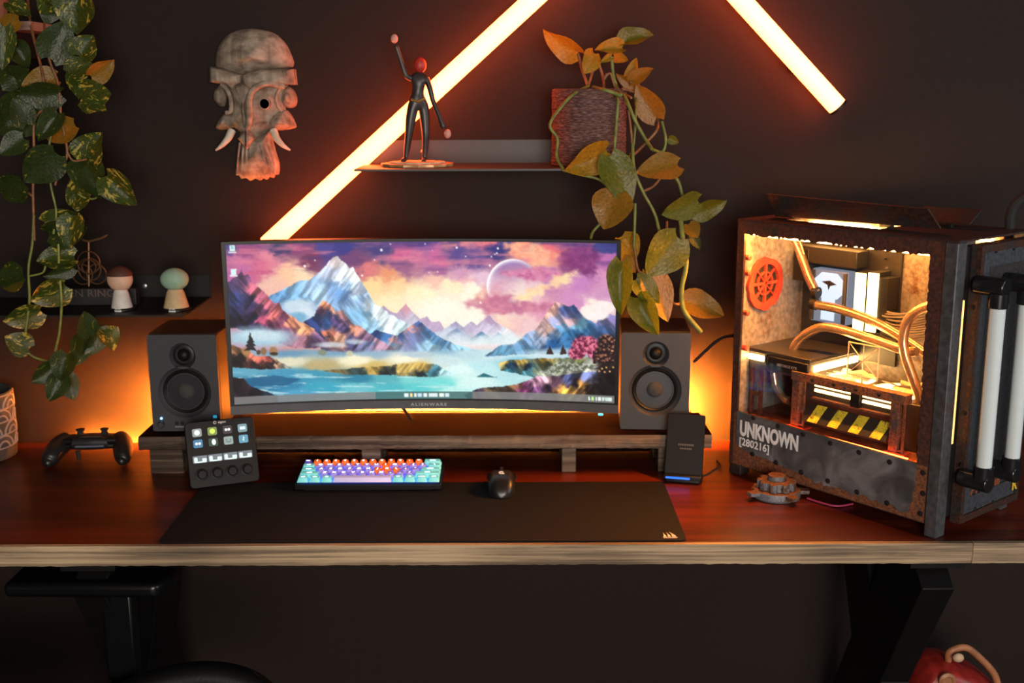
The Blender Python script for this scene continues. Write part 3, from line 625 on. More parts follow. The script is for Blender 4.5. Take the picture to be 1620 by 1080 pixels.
sp = atz(250, 683, DZ+.086); sp2 = atz(346, 683, DZ+.086)
speaker('black speaker left of the monitor with a lit blue dot and volume knob', ((sp.x+sp2.x)/2-.003, -.143, DZ+.0862), radians(0), True)
spr = atz(985, 680, DZ+.086)
speaker('black speaker right of the monitor beside the wireless charger', (spr.x+.073, -.143, DZ+.0862), radians(-4), False)

# ------------------------------------------------------------------ control deck with keys and dials
dk0 = atz(311, 774, DZ); dk1 = atz(415, 757, DZ)
ang = math.atan2(dk1.y-dk0.y, dk1.x-dk0.x)
dwid = .140; TILT = radians(70); cc = (Vector(dk0)+Vector(dk1))/2
deck = thing('control_deck', 'black control deck with eight lit keys and four dials left of keyboard', 'control deck', (cc.x, -.348, DZ), radians(22))
FM = T((0, .004, .0075)) @ Matrix.Rotation(TILT, 4, 'X')   # face frame: x right, y up the face, z out of the face
DH = .135
MB().prism(rrect(dwid, DH, .009, 5, 0, DH/2), -.012, 0, FM).build('body', SATIN, deck, bevel=.0015)
st = MB(); top = FM @ Vector((0, DH*.82, -.0122)); bot = FM @ Vector((0, .012, -.0122))
st.add([(-.045, top.y, top.z), (.045, top.y, top.z), (.05, top.y-.002, .0005), (-.05, top.y-.002, .0005), (-.05, bot.y+.006, .0005), (.05, bot.y+.006, .0005), (.045, bot.y, bot.z), (-.045, bot.y, bot.z)],
       [(0, 1, 2, 3), (3, 2, 5, 4), (4, 5, 6, 7), (0, 3, 4, 7), (1, 6, 5, 2), (0, 7, 6, 1)])
st.build('stand', BLACK, deck)
MB().prism(rrect(.122, .066, .003, 3, 0, .094), .0002, .0008, FM).build('key_window', BLACKRUB, deck)
ic = [(.55, .62, .6), (.35, .5, .12), (.05, .03, .045), (.35, .6, .68), (.08, .36, .68), (.02, .09, .05), (.55, .72, .66), (.2, .62, .85)]
gl = [('disc', (.95, .97, .97)), ('disc', (.75, .9, .1)), ('dots', (.9, .9, .92)), ('bar', (.8, .98, 1)), ('dots', (.9, .97, 1)), ('leaf', (.9, .98, .95)), ('ring', (.1, .15, .2)), ('bolt', (.75, .95, .98))]
for r in range(2):
    for c_ in range(4):
        i = r*4+c_; kx = -.0465+c_*.0305; ky = .1125-r*.0225
        key = MB().prism(rrect(.0185, .0165, .003, 3, kx, ky), .0009, .0026, FM).build('key', emis('key_display_%d' % i, ic[i], .55), deck)
        mb = MB(); k, gc = gl[i]
        if k == 'disc': mb.prism(circ(.0055, 16, kx, ky), .0027, .003, FM)
        elif k == 'dots':
            for s_ in (-1, 1): mb.prism(circ(.0029, 10, kx+s_*.003, ky), .0027, .003, FM)
        elif k == 'bar': mb.prism(rrect(.011, .006, .001, 2, kx, ky), .0027, .003, FM)
        elif k == 'leaf': mb.prism([(kx+.001+.0042*cos(t*.5), ky+.0062*sin(t*.5)) for t in range(13)], .0027, .003, FM)
        elif k == 'ring':
            mb.prism(rrect(.0095, .002, .0008, 2, kx, ky-.003), .0027, .003, FM)
            for s_ in (-1, 1): mb.prism(rrect(.002, .0045, .0005, 2, kx+s_*.0042, ky+.001), .0027, .003, FM)
        else: mb.prism([(kx-.001, ky+.006), (kx+.003, ky+.001), (kx+.0005, ky+.001), (kx+.001, ky-.006), (kx-.003, ky), (kx-.0005, ky)], .0027, .003, FM)
        mb.build('key_icon', emis('key_icon_%d' % i, gc, 1.0), key)
MB().prism(rrect(.124, .021, .003, 3, 0, .058), .0002, .0010, FM).build('touch_strip', BLACKRUB, deck)
for c_ in range(4):
    kx = -.0455+c_*.0303
    pn = MB().prism(rrect(.0285, .0145, .001, 2, kx, .058), .0011, .0015, FM).build('strip_panel', emis('strip_panel', (.2, .24, .28), .8) if c_ == 0 else bpy.data.materials['strip_panel'], deck)
    mb = MB(); mb.prism(rrect(.007, .011, .002, 2, kx-.0085, .057), .0016, .0018, FM); mb.prism(rrect(.009, .006, .001, 2, kx+.0085, .0565), .0016, .0018, FM); mb.prism(rrect(.019, .0028, .0008, 2, kx+.003, .0525), .0016, .0018, FM)
    mb.build('strip_readout', emis('strip_readout', (.8, .95, .9), 1.0) if c_ == 0 else bpy.data.materials['strip_readout'], pn)
    d_ = MB().lathe([(.0125, 0), (.0125, .003), (.0085, .004), (.0085, .016), (.0075, .0172), (0.0001, .0173)], 24, FM @ T((kx, .026, .0002))).build('dial', SATIN, deck, smooth=40)
    mb = MB()
    for k in range(18):
        a = 2*pi*k/18; mb.box((0, 0, 0), (.0012, .0012, .011), FM @ T((kx+.0087*cos(a), .026+.0087*sin(a), .0105)))
    mb.build('grip_ridge', BLACKRUB, d_)
link('brand_lettering', text_mesh('elgato', .0066, mat('pale_brand_print', (.6, .6, .6), .6), .0002, .0001), deck, M=FM @ T((.005, .1295, .0012)))
mb = MB(); mb.prism(arcpoly(.0018, .0031, 0, 340, 16, -.009, .1297), .0008, .0014, FM); mb.build('logo_print', bpy.data.materials['pale_brand_print'], deck, smooth=None)

# ------------------------------------------------------------------ keyboard
kb0 = atz(465, 777, DZ+.004); kb1 = atz(699, 777, DZ+.004)
KU = (kb1.x-kb0.x-.010)/15.0
KBD = KU*5+.010
kb = thing('keyboard', 'compact mechanical keyboard with teal, orange and purple keycaps', 'keyboard', ((kb0.x+kb1.x)/2, kb0.y+KBD/2, DZ+.0042))
KW = KU*15+.010
KT = radians(5)
KM = T((0, -KBD/2, 0)) @ Matrix.Rotation(KT, 4, 'X') @ T((0, KBD/2, 0))
mb = MB(); o_ = rrect(KW, KBD, .005, 4)
mb.prism(o_, .0028, .014, KM); mb.build('case', BLACK, kb, bevel=.0015)
MB().b2((-KW/2+.02, KBD/2-.02, .0003), (KW/2-.02, KBD/2-.006, .0075)).build('rear_foot', BLACKRUB, kb)
MB().b2((-KW/2+.02, -KBD/2+.006, .0003), (KW/2-.02, -KBD/2+.012, .0045)).build('front_foot', BLACKRUB, kb)
MB().prism(rrect(KW-.022, KBD-.022, .003, 3), .0142, .0150, KM).build('lit_plate', emis('blue_underglow', (.015, .10, 1.0), 2.6), kb)
KC = {'t': mat('teal_keycap', (.26, .80, .80), .45, var=.05), 'o': mat('orange_keycap', (.95, .17, .012), .45, var=.05), 'p': mat('purple_keycap', (.38, .32, .8), .45, var=.05), 'l': mat('lavender_keycap', (.7, .64, .95), .45, var=.05), 'd': mat('violet_keycap', (.09, .06, .3), .45, var=.05)}
LEG = emis('lit_legend', (.9, .95, 1.0), 1.5, (.8, .8, .8))
rows = [[('esc', 1, 'd')]+[(c_, 1, 'o') for c_ in '1234567890-=']+[('back', 2, 't')],
        [('tab', 1.5, 't')]+[(c_, 1, 'o' if c_ == 'I' else 'p') for c_ in 'QWERTYUIOP[]']+[('\\', 1.5, 't')],
        [('caps', 1.75, 't')]+[(c_, 1, 'o' if c_ in 'JKL' else 'p') for c_ in "ASDFGHJKL;'"]+[('enter', 2.25, 't')],
        [('shift', 2.25, 't')]+[(c_, 1, 'p') for c_ in 'ZXCVBNM,./']+[('shift', 2.75, 't')],
        [('ctrl', 1.25, 't'), ('win', 1.25, 't'), ('alt', 1.25, 't'), ('', 6.25, 'l'), ('alt', 1.25, 't'), ('fn', 1.25, 't'), ('menu', 1.25, 't'), ('ctrl', 1.25, 't')]]
for k_, g_ in (('t', (.05, .3, .32)), ('o', (.5, .06, .003)), ('p', (.07, .05, .3)), ('l', (.14, .12, .26)), ('d', (.05, .03, .25))):
    b_ = KC[k_].node_tree.nodes['Principled BSDF']; b_.inputs['Emission Color'].default_value = (*g_, 1); b_.inputs['Emission Strength'].default_value = .55   # glow added to brighten the caps, in place of light through them
capcache = {}; legcache = {}
ZB, ZT = .0165, .0255
for r, row in enumerate(rows):
    x = -KU*7.5; yk = KU*(2-r); rt = [.0022, .0012, .0004, .0006, .0][r]
    for nm, w_, c_ in row:
        cxk = x+w_*KU/2; x += w_*KU
        k_ = (w_, c_)
        if k_ not in capcache:
            a = w_*KU/2-.0006; b = KU/2-.0006; tb = .0032; mb = MB()
            lo = rrect(2*a, 2*b, .0012, 2); hi = rrect(2*(a-tb), 2*(b-tb), .002, 2, 0, .0006)
            n = len(lo); mb.add([(p[0], p[1], ZB) for p in lo]+[(p[0], p[1], ZT) for p in hi], [tuple(range(n-1, -1, -1)), tuple(range(n, 2*n))]+[(i, (i+1) % n, n+(i+1) % n, n+i) for i in range(n)])
            capcache[k_] = mb.mesh('keycap', KC[c_], 30)
        ko = link('keycap', capcache[k_], kb, M=KM @ T((cxk, yk, rt)))
        if nm:
            if nm not in legcache: legcache[nm] = text_mesh(nm, .0105 if len(nm) == 1 else .0062, LEG, .0001, .0004)
            link('legend', legcache[nm], ko, M=T((0, .0009, ZT+.00025)))
mb = MB(); mb.tube(spline([(-.09, KBD/2-.002, .011), (-.092, KBD/2+.02, .012), (-.10, KBD/2+.06, .006), (-.105, KBD/2+.12, .002)], 5), .0022, 8); mb.build('usb_cable', BLACKRUB, kb)

# ------------------------------------------------------------------ mouse
mp = atz(793, 789, DZ+.004)
mouse = thing('mouse', 'black wireless mouse with white logo on the desk mat', 'mouse', (mp.x, mp.y+.062, DZ+.0043))
def mouse_pt(u, t):                          # u along the length 0 rear..1 front, t around
    hwid = .031*(1-.10*sin(pi*u))*min(1, (max(1e-4, 1-abs(2*u-1)**4))**.5); ht = .038*(max(1e-4, sin(pi*min(1, (u*.80+.16)**.95))))**.75*min(1, (max(1e-4, 1-abs(2*u-1)**5))**.5)
    y = -.0615+.123*u; x = hwid*math.copysign(abs(cos(t))**.62, cos(t)); z = .001+ht*abs(sin(t))**.62
    return (x, y, z)
mb = MB(); NU, NT_ = 22, 20
vs = [mouse_pt(.5-.5*cos(pi*i/NU), pi*j/NT_) for i in range(NU+1) for j in range(NT_+1)]
fs = [(i*(NT_+1)+j, i*(NT_+1)+j+1, (i+1)*(NT_+1)+j+1, (i+1)*(NT_+1)+j) for i in range(NU) for j in range(NT_)]
fs += [tuple(i*(NT_+1) for i in range(NU+1)) + tuple(i*(NT_+1)+NT_ for i in range(NU, -1, -1))]
mb.add(vs, fs); mb.build('shell', mat('mouse_shell', (.009, .0085, .0085), .34), mouse, smooth=60)
for s_ in (-1, 1): MB().tube([(s_*.0285, .008, .019), (s_*.0275, .035, .0195)], .0022, 6).build('side_button', SATIN, mouse)
mb = MB(); mb.lathe([(.0105, -.0035), (.0115, -.002), (.0115, .002), (.0105, .0035)], 20, T((0, .040, .0205)) @ Matrix.Rotation(pi/2, 4, 'Y')); mb.build('scroll_wheel', BLACKRUB, mouse)
lz = mouse_pt(.36, pi/2)[2]; LM = T((0, -.0615+.123*.36, lz+.0004)) @ Matrix.Rotation(radians(12), 4, 'X')
mb = MB(); mb.prism(arcpoly(.0028, .0055, 45, 315), -.001, .0004, LM); mb.prism([(.0005, -.0012), (.0062, -.0012), (.0062, -.0052), (.0035, -.0052), (.0035, .001), (.0005, .001)], -.001, .0004, LM)
mb.build('logo_print', WHITEP, mouse, smooth=None)

# ------------------------------------------------------------------ wireless charger
ch = atz(1082, 764, DZ)
chg = thing('wireless_charger', 'black upright wireless charger with a blue light bar beside speaker', 'charger', (ch.x, ch.y+.012, DZ), radians(-14))
CM = T((0, -.006, .010)) @ Matrix.Rotation(radians(68), 4, 'X')
MB().prism(rrect(.078, .132, .004, 4, 0, .066), -.009, 0, CM).build('charging_panel', mat('charger_panel', (.004, .0036, .0036), .5, spec=.25), chg, bevel=.001)
MB().prism(rrect(.078, .05, .008, 4, 0, .012), .0004, .0085).build('base', BLACK, chg, bevel=.002)
MB().b2((-.039, -.021, .0088), (.039, -.012, .0185)).build('front_ledge', BLACK, chg, bevel=.002)
MB().b2((-.034, -.0228, .0115), (.015, -.0212, .0155)).build('light_bar', emis('blue_light_bar', (.01, .16, 1.0), 1.5), chg)
mb = MB()
for row, (n_, y0) in enumerate(((9, .068), (7, .060))):
    for k in range(n_):
        mb.prism(rrect(.0025, .0045-row*.001, .0008, 1, (k-(n_-1)/2)*.0036+.002, y0), .0001, .0003, CM)
mb.build('printed_words', mat('faint_grey_print', (.09, .085, .08), .6), chg, smooth=None)
MB().tube(spline([(.03, .02, .006), (.045, .04, .004), (.062, .065, .010), (.07, .10, .006), (.06, .14, .004)], 6), .0022, 8).build('power_cable', BLACKRUB, chg)

# ------------------------------------------------------------------ rusty gear ornament
IRON = rusty('front_lit_iron_side', (.16, .18, .21), (.12, .05, .025), .42, 60, .55, .3)  # blue-grey tone puts the front light into the side colour
RUSTTOP = rusty('rusted_top', (.1, .08, .07), (.16, .06, .028), .8, 50, .8, .1)
g0 = atz(1229, 785, DZ)
gear = thing('gear_ornament', 'rusty metal gear ornament lying before the metal case', 'ornament', (g0.x-.002, g0.y, DZ), radians(8))
def two_tone(mb, name):
    me = mb.mesh(name, [IRON, RUSTTOP], 30)
    for p in me.polygons:
        if p.normal.z > .7: p.material_index = 1
    return link(name, me, gear, bevel=.0008)
mb = MB(); mb.lathe([(.045, .0005), (.048, .004), (.048, .014), (.046, .018)], 40); two_tone(mb, 'base_ring')
for a in (195, -15, 285, 75):
    M = Matrix.Rotation(radians(a), 4, 'Z'); mb = MB(); mb.prism([(.043, -.012), (.064, -.008), (.064, .008), (.043, .012)], .010, .017, M); two_tone(mb, 'lug')
pts = []
for k in range(9):
    for f, r in ((-.5, .032), (-.32, .032), (-.24, .0385), (.24, .0385), (.32, .032)): a = 2*pi*(k+f)/9; pts.append((r*cos(a), r*sin(a)))
mb = MB(); mb.prism(pts, .0182, .035); two_tone(mb, 'toothed_wheel')
mb = MB(); mb.lathe([(.0175, .0352), (.0175, .045), (.0165, .046)], 28); two_tone(mb, 'hub')
mb = MB(); mb.lathe([(.0255, .0352), (.024, .0365), (.0205, .0365), (.0195, .0352)], 28, None, False, False); two_tone(mb, 'collar')

# ------------------------------------------------------------------ game controller
c0 = atz(143, 730, DZ)
ctl = thing('game_controller', 'black game controller lying on the desk below the left shelf', 'game controller', (c0.x, c0.y+.02, DZ), radians(4))
body = MB()
def ringset(pts): 
    for (p, r) in pts: pass
CB = mat('controller_shell', (.012, .012, .0125), .38)
rings = []
for i in range(15):
    t = i/14; x = -.062+.124*t; hy = .026*(1-.12*abs(2*t-1)); hz = .0155*(1+.08*cos(pi*(2*t-1)))
    rings.append([(x, hy*math.copysign(abs(cos(a))**.7, cos(a))+.006, .039+hz*math.copysign(abs(sin(a))**.7, sin(a))) for a in [2*pi*k/16 for k in range(16)]])
body.sweep(None, rings)
for s_ in (-1, 1):
    path = spline([(s_*.056, .012, .041), (s_*.066, -.004, .036), (s_*.074, -.03, .027), (s_*.078, -.052, .0165), (s_*.078, -.062, .0135)], 4)
    rr = [.020+.003*sin(pi*k/(len(path)-1))-.010*(k/(len(path)-1))**2.5 for k in range(len(path))]
    body.tube(path, rr, 14); e = path[-1]; body.ball((e.x, e.y, e.z), rr[-1], 14, 8)
bo = body.build('body', CB, ctl, smooth=60)
mb = MB(); mb.b2((-.031, -.0235, .0335), (.031, -.0185, .0375)); mb.build('light_bar', mat('light_bar_plastic', (.12, .14, .19), .2), ctl, bevel=.001)
for x in (-.026, .026):
    s1 = MB().lathe([(.011, 0), (.008, .002), (.006, .008), (.0092, .011), (.0095, .0135), (.007, .0145), (0.0001, .0135)], 20, T((x, .008, .0535))).build('thumbstick', BLACKRUB, ctl, smooth=50)
for s_ in (-1, 1):
    MB().tube([(s_*.038, -.018, .047), (s_*.060, -.016, .046)], .006, 10).build('shoulder_button', SATIN, ctl)
    MB().tube([(s_*.04, -.021, .036), (s_*.060, -.019, .035)], .006, 10).build('trigger', SATIN, ctl)
MB().b2((-.024, -.014, .0535), (.024, .012, .0557)).build('touch_pad', GREYP, ctl, bevel=.001)
MB().tube([(-.03, -.008, .023), (-.028, -.012, .003)], .005, 8).build('prop', BLACKRUB, ctl)

# ------------------------------------------------------------------ planter with arch pattern
pp = atz(38, 712, DZ)
pot = thing('planter', 'dark grey planter with a pale arch pattern at the left edge', 'planter', (pp.x-.085, pp.y-.045, DZ))
PR = .085
PG = mat('planter_concrete', (.035, .034, .034), .8, bump=.2, scale=80); PL = mat('planter_pattern_paint', (.26, .225, .2), .8)
MB().lathe([(PR*.9, .0005), (PR*.97, .003), (PR, .03), (PR*1.0, .148), (PR*.985, .151), (PR*.93, .151), (PR*.92, .13)], 48, None, True, True).build('pot_wall', PG, pot, smooth=40)
MB().lathe([(PR*.915, .1302), (.0001, .133)], 32, None, True, False).build('soil', mat('soil', (.012, .009, .007), .95, bump=.8, scale=120), pot)
def onpot(u, z, r=PR): a = u/PR; return (r*cos(a), r*sin(a), z)
rnd = random.Random(4); mb = MB(); cell = 2*pi*PR/16
def strip_line(pts, wd=.0022):
    mb.tube([onpot(u, z, PR+.0002) for u, z in pts], wd, 5)
for k in range(16):
    for r in range(4):
        u0 = k*cell; z0 = .03+r*.029; f = (k+r) % 2
        if f: cu, a0, a1 = u0, 0, pi/2
        else: cu, a0, a1 = u0+cell, pi/2, pi
        strip_line([(cu+cell*.86*cos(a0+(a1-a0)*i/6), z0+.027*sin(a0+(a1-a0)*i/6)) for i in range(7)])
        strip_line([(cu+cell*.45*cos(a0+(a1-a0)*i/6), z0+.015*sin(a0+(a1-a0)*i/6)) for i in range(7)])
for r in range(5): strip_line([(2*pi*PR*i/48, .03+r*.029) for i in range(49)], .0016)
mb.build('arch_pattern', PL, pot)
# ------------------------------------------------------------------ scrap-metal computer case
PO = atz(1157, 748, DZ); PA = radians(-51)
PU = Vector((cos(PA), sin(PA), 0)); PV = Vector((-PU.y, PU.x, 0))
pc = thing('computer_case', 'rusty scrap metal computer with glowing glass window and stencilled number', 'computer', (PO.x, PO.y, DZ+.0006), PA)
def uw(px, py, v=0.0): p = atp(px, py, PO+PV*v, PV)-PO; return p.dot(PU), p.z
def vw(px, py, u): p = atp(px, py, PO+PU*u, PU)-PO; return p.dot(PV), p.z
def uv(px, py, w): p = atz(px, py, DZ+w)-PO; return p.dot(PU), p.dot(PV)
RUST = rusty('rusted_frame', (.022, .019, .019), (.06, .017, .008), .7, 26, .8, .1)
RUSTD = rusty('dark_rusted_plate', (.02, .018, .018), (.04, .013, .007), .55, 22, .7, .2)
GUN = rusty('worn_gunmetal', (.07, .069, .072), (.08, .03, .015), .2, 14, .5, .35, .25)
PANEL = NT('brushed_grey_panel')
_n = PANEL.n('ShaderNodeTexNoise', Scale=14.0, Detail=6.0, Distortion=1.5); PANEL.l(PANEL.coords(), _n.inputs['Vector'])
PANEL.l(PANEL.ramp(_n.outputs[0], [(.3, (.055, .054, .056)), (.5, (.11, .107, .11)), (.72, (.22, .215, .22))]), PANEL.b.inputs['Base Color'])
PANEL.b.inputs['Roughness'].default_value = .5; PANEL.b.inputs['Metallic'].default_value = .3; PANEL = PANEL.mat
BLUEST = rusty('blue_grey_frame', (.06, .066, .075), (.08, .033, .017), .25, 20, .5, .4, .3)
BOLT = mat('dark_bolt', (.03, .028, .03), .35, .6)
L_, W_, H_ = .452, .25, .535
PT = RX90                                     # local z of a lathe -> -v (towards the viewer)
def ragged(u0, w0, u1, w1, step, amp, rnd, axis):
    n = max(2, int(abs((u1-u0) if axis == 0 else (w1-w0))/step)); out = []
    for i in range(1, n):
        t = i/n; j = rnd.uniform(-amp, amp)
        out.append((u0+(u1-u0)*t+(j if axis == 1 else rnd.uniform(-step*.3, step*.3)), w0+(w1-w0)*t+(j if axis == 0 else rnd.uniform(-step*.3, step*.3))))
    return out
def ring_plate(name, outer, inner, v0, thick, m, parent):
    bm = bmesh.new()
    def loop(pts):
        vs = [bm.verts.new((p[0], v0, p[1])) for p in pts]
        return [bm.edges.new((vs[i], vs[(i+1) % len(vs)])) for i in range(len(vs))]
    e = loop(outer)
    if inner: e += loop(inner)
    bmesh.ops.triangle_fill(bm, edges=e, use_beauty=True)
    r = bmesh.ops.extrude_face_region(bm, geom=bm.faces[:])
    for g in r['geom']:
        if isinstance(g, bmesh.types.BMVert): g.co.y += thick
    bmesh.ops.recalc_face_normals(bm, faces=bm.faces)
    me = bpy.data.meshes.new(name); bm.to_mesh(me); bm.free(); me.materials.append(m)
    return link(name, me, parent)
rnd = random.Random(12)
inner = [(.010, .138)] + [(.428, .130)] + ragged(.428, .130, .424, .508, .0055, .0022, rnd, 1) + [(.424, .508)] + ragged(.424, .508, .012, .510, .0055, .0028, rnd, 0) + [(.012, .510)]
ring_plate('window_frame', [(-.006, .022), (L_, .022), (L_, H_), (-.006, H_)], inner, -.002, .006, RUST, pc)
ring_plate('lower_backing', [(.004, .024), (L_-.002, .024), (L_-.002, .129), (.004, .136)], None, -.0025, .0004, rusty('orange_rust_backing', (.04, .03, .028), (.17, .055, .02), .75, 40, .8, .05), pc)
pan = [(.013, .140), (.429, .131)] + ragged(.429, .131, .424, .050, .006, .0022, rnd, 1) + [(.418, .036)] + ragged(.418, .036, .2, .040, .007, .005, rnd, 0) + ragged(.2, .044, .02, .062, .02, .0012, rnd, 0) + [(.014, .070)]
nl = ring_plate('number_panel', pan, None, -.0055, .0028, PANEL, pc)
k338 = lambda x, y: uw(1140+x/3.375, 560+y/3.375, -.006)
def bolt(u, v, w, d='v', r=.0042, par=None):
    if d == 'v': M = T((u, v, w)) @ RX90
    else: M = T((u, v, w)) @ Matrix.Rotation(pi/2, 4, 'Y')
    return MB().lathe([(r*1.25, 0), (r*1.25, .0006), (r, .0008), (r*.92, .0022), (r*.4, .0028), (0.0001, .0028)], 12, M).build('bolt', BOLT, par or pc)
for x, y in ((175,342),(305,385),(440,430),(585,477),(738,526),(902,578),(170,535),(295,580),(430,632),(572,678),(728,738),(888,796)):
    u, w = k338(x, y); bolt(u, -.0056, w, par=nl)
for x, y in ((1075,637),(1075,747),(1060,855)): u, w = k338(x, y); bolt(u, -.0026, w)
def label_fit(txt, u0, u1, wc, h, off):
    me = text_mesh(txt, 1.0, WHITEP, .002, off); xs = [v.co.x for v in me.vertices]; ys = [v.co.y for v in me.vertices]
    sx = (u1-u0)/(max(xs)-min(xs)); sy = h/(max(ys)-min(ys))
    me.transform(T(((u0+u1)/2-sx*(max(xs)+min(xs))/2, wc-sy*(max(ys)+min(ys))/2, 0)) @ Matrix.Diagonal((sx, sy, .1, 1)))
    return me
u0, w0 = uw(1171, 664, -.006); u1, w1 = uw(1262, 717, -.006); _, wb = uw(1171, 689, -.006)
link('stencil_lettering', label_fit('UNKNOWN', u0, u1, (w0+wb)/2, w0-wb, .045), nl, M=T((0, -.0058, 0)) @ RX90)
u0b, t0 = uw(1170, 691, -.006); u1b, _ = uw(1217, 700, -.006); _, t1 = uw(1170, 707, -.006)
link('stencil_lettering', label_fit('[280216]', u0b, u1b, (t0+t1)/2, t0-t1, .02), nl, M=T((0, -.0058, 0)) @ RX90)
# shell
MB().b2((L_+.0005, -.004, 0), (L_+.025, .026, H_)).build('corner_post', GUN, pc, bevel=.002)
MB().b2((L_+.0005, .226, 0), (L_+.025, .25, H_)).build('corner_post', GUN, pc, bevel=.002)
MB().b2((-.006, -.001, 0), (.025, .03, .0215)).build('foot', RUSTD, pc, bevel=.003)
MB().b2((-.006, .22, 0), (.025, .25, .0215)).build('foot', RUSTD, pc, bevel=.003)
MB().b2((-.006, .0045, .022), (-.002, W_, H_)).build('rear_panel', RUSTD, pc)
MB().b2((-.0015, .246, .022), (L_, W_, H_)).build('side_panel', RUSTD, pc)
MB().b2((-.0015, .0045, .022), (L_, .2455, .026)).build('bottom_panel', RUSTD, pc)
# top with an opening under the flap
TW = H_+.004
for a, b, c_, d_ in ((-.006, L_+.025, -.004, .055), (-.006, L_+.025, .185, W_), (-.006, .07, .0555, .1845), (.40, L_+.025, .0555, .1845)):
    MB().b2((a, c_, H_+.0004), (b, d_, TW)).build('top_panel', RUSTD, pc)
COPPER = mat('lit_copper_mesh', (.5, .2, .08), .4, .6)
u0, _ = uv(1330, 345, TW); MB().b2((.074, .06, TW-.03), (.396, .18, TW-.027)).build('top_grille', COPPER, pc)
GLOW = emis('warm_case_led', (1.0, .43, .10), 190)
MB().b2((.13, .10, TW-.026), (.27, .104, TW-.024)).build('lid_light', emis('lid_led', (1.0, .36, .06), 14), pc)
MB().b2((.28, .0565, TW-.02), (.398, .1835, TW-.0005)).build('top_plate', RUSTD, pc)
def flap(q, thick, m):
    q = [Vector(x) for x in q]; n = (q[1]-q[0]).cross(q[3]-q[0]).normalized()*thick
    vs = [tuple(x) for x in q]+[tuple(x+n) for x in q]
    return MB().add(vs, [(0, 1, 2, 3), (7, 6, 5, 4), (0, 4, 5, 1), (1, 5, 6, 2), (2, 6, 7, 3), (3, 7, 4, 0)]).build('roof_flap', m, pc)
def on(px, py, v): u, w = uw(px, py, v); return (u, v, w)
flap([on(1228, 341, .075), on(1489, 361, .075), on(1469, 330, .045), on(1213, 306, .045)], .003, RUSTD)
flap([on(1459, 352, .16), on(1534, 357, .16), on(1553, 334, .21), on(1462, 328, .21)], .003, RUSTD)
for px, py, v in ((1258, 343, .08), (1400, 358, .08)):
    u, w = uw(px, py, v); MB().b2((u-.012, v, TW), (u+.012, v+.012, w+.008)).build('flap_hinge', BLACKM, pc)
for px, py, v in ((1475, 352, .17), (1500, 354, .17)):
    u, w = uw(px, py, v); MB().b2((u-.005, v, TW), (u+.005, v+.01, w+.004)).build('flap_hinge', BLACKM, pc)
h0 = Vector(on(1597, 362, .235))
MB().tube(spline([(h0.x, .235, TW), (h0.x, .236, TW+.03), (h0.x+.012, .243, TW+.055), (h0.x+.04, .265, TW+.07), (h0.x+.08, .29, TW+.04), (h0.x+.09, .30, -.1+TW)], 6), .009, 10).build('rear_hose', BLACKRUB, pc)
# window pane
MB().b2((.006, .0046, .128), (L_-.004, .0066, .513)).build('window_pane', glass('window_glass'), pc)
# inside
TRAYM = rusty('mottled_steel_tray', (.22, .19, .17), (.15, .07, .035), .35, 20, .45, .35, .3)
ENDM = rusty('mottled_end_plate', (.25, .235, .225), (.18, .08, .04), .3, 16, .5, .3, .3)
REDP = mat('red_painted_iron', (.38, .035, .018), .6, var=.4, bump=.4)
MB().b2((.0005, .205, .127), (L_-.006, .209, H_-.004)).build('tray_plate', TRAYM, pc)
MB().b2((-.0015, .008, .127), (.0025, .204, H_-.004)).build('end_plate', ENDM, pc)
MB().b2((.0005, .0075, .122), (L_-.006, .204, .127)).build('floor_plate', rusty('red_floor_plate', (.2, .03, .015), (.3, .12, .05), .5, 20), pc)
MB().b2((L_-.0055, .008, .127), (L_-.002, .10, H_-.004)).build('front_inner_plate', TRAYM, pc)
MB().b2((.012, .010, .5125), (.43, .016, .519)).build('led_strip', GLOW, pc)
MB().add([(.02, .0084, .5130), (.42, .0084, .5130), (.42, .0156, .5067), (.02, .0156, .5067)], [(0, 1, 2, 3)]).build('led_housing', BLACKM, pc)
sl_ = MB(); sl_.add([(.02, .0078, .5122), (.42, .0078, .5122), (.42, .0150, .5060), (.02, .0150, .5060)], [(0, 1, 2, 3)])
sl_.build('window_led', emis('window_led', (1.0, .34, .045), 1050), pc, smooth=None)
MB().b2((.432, .010, .30), (.4355, .016, .50)).build('led_strip', emis('pale_case_led', (1.0, .62, .45), 30), pc)
MB().b2((.02, .195, .5175), (.43, .2, .5205)).build('led_strip', emis('warm_rear_led', (1.0, .43, .10), 240), pc)
MB().b2((.08, .012, .1275), (.40, .016, .1295)).build('led_strip', emis('red_edge_led', (1.0, .09, .015), 24), pc)
# spoked vent on the end plate
vc_, wc_ = vw(1208, 448, .003); EV = T((.0027, vc_, wc_)) @ Matrix.Rotation(pi/2, 4, 'Y')
MB().lathe([(.043, .0002), (.043, .0005)], 32, EV).build('vent_dark_disc', BLACKRUB, pc)  # black disc painted in for the dark hole behind the spokes
rnd = random.Random(2); n = 44
def ring(r0, r1, z0, z1, wob=0):
    o_ = [(r1+rnd.uniform(-wob, wob))for i in range(n)]; A = [2*pi*i/n for i in range(n)]
    vs = [(r0*cos(a), r0*sin(a), z) for z in (z0, z1) for a in A] + [(o_[i]*cos(A[i]), o_[i]*sin(A[i]), z) for z in (z0, z1) for i in range(n)]
    fs = []
    for i in range(n):
        j = (i+1) % n; fs += [(n+i, n+j, 3*n+j, 3*n+i), (i, 2*n+i, 2*n+j, j), (i, j, n+j, n+i), (2*n+i, 3*n+i, 3*n+j, 2*n+j)]
    return vs, fs
vt = MB(); vt.add(*ring(.041, .055, .0006, .008, .0022), EV); vent = vt.build('vent_wheel', REDP, pc)
mb = MB(); mb.add(*ring(.022, .025, .001, .006), EV); mb.build('vent_ring', REDP, vent)
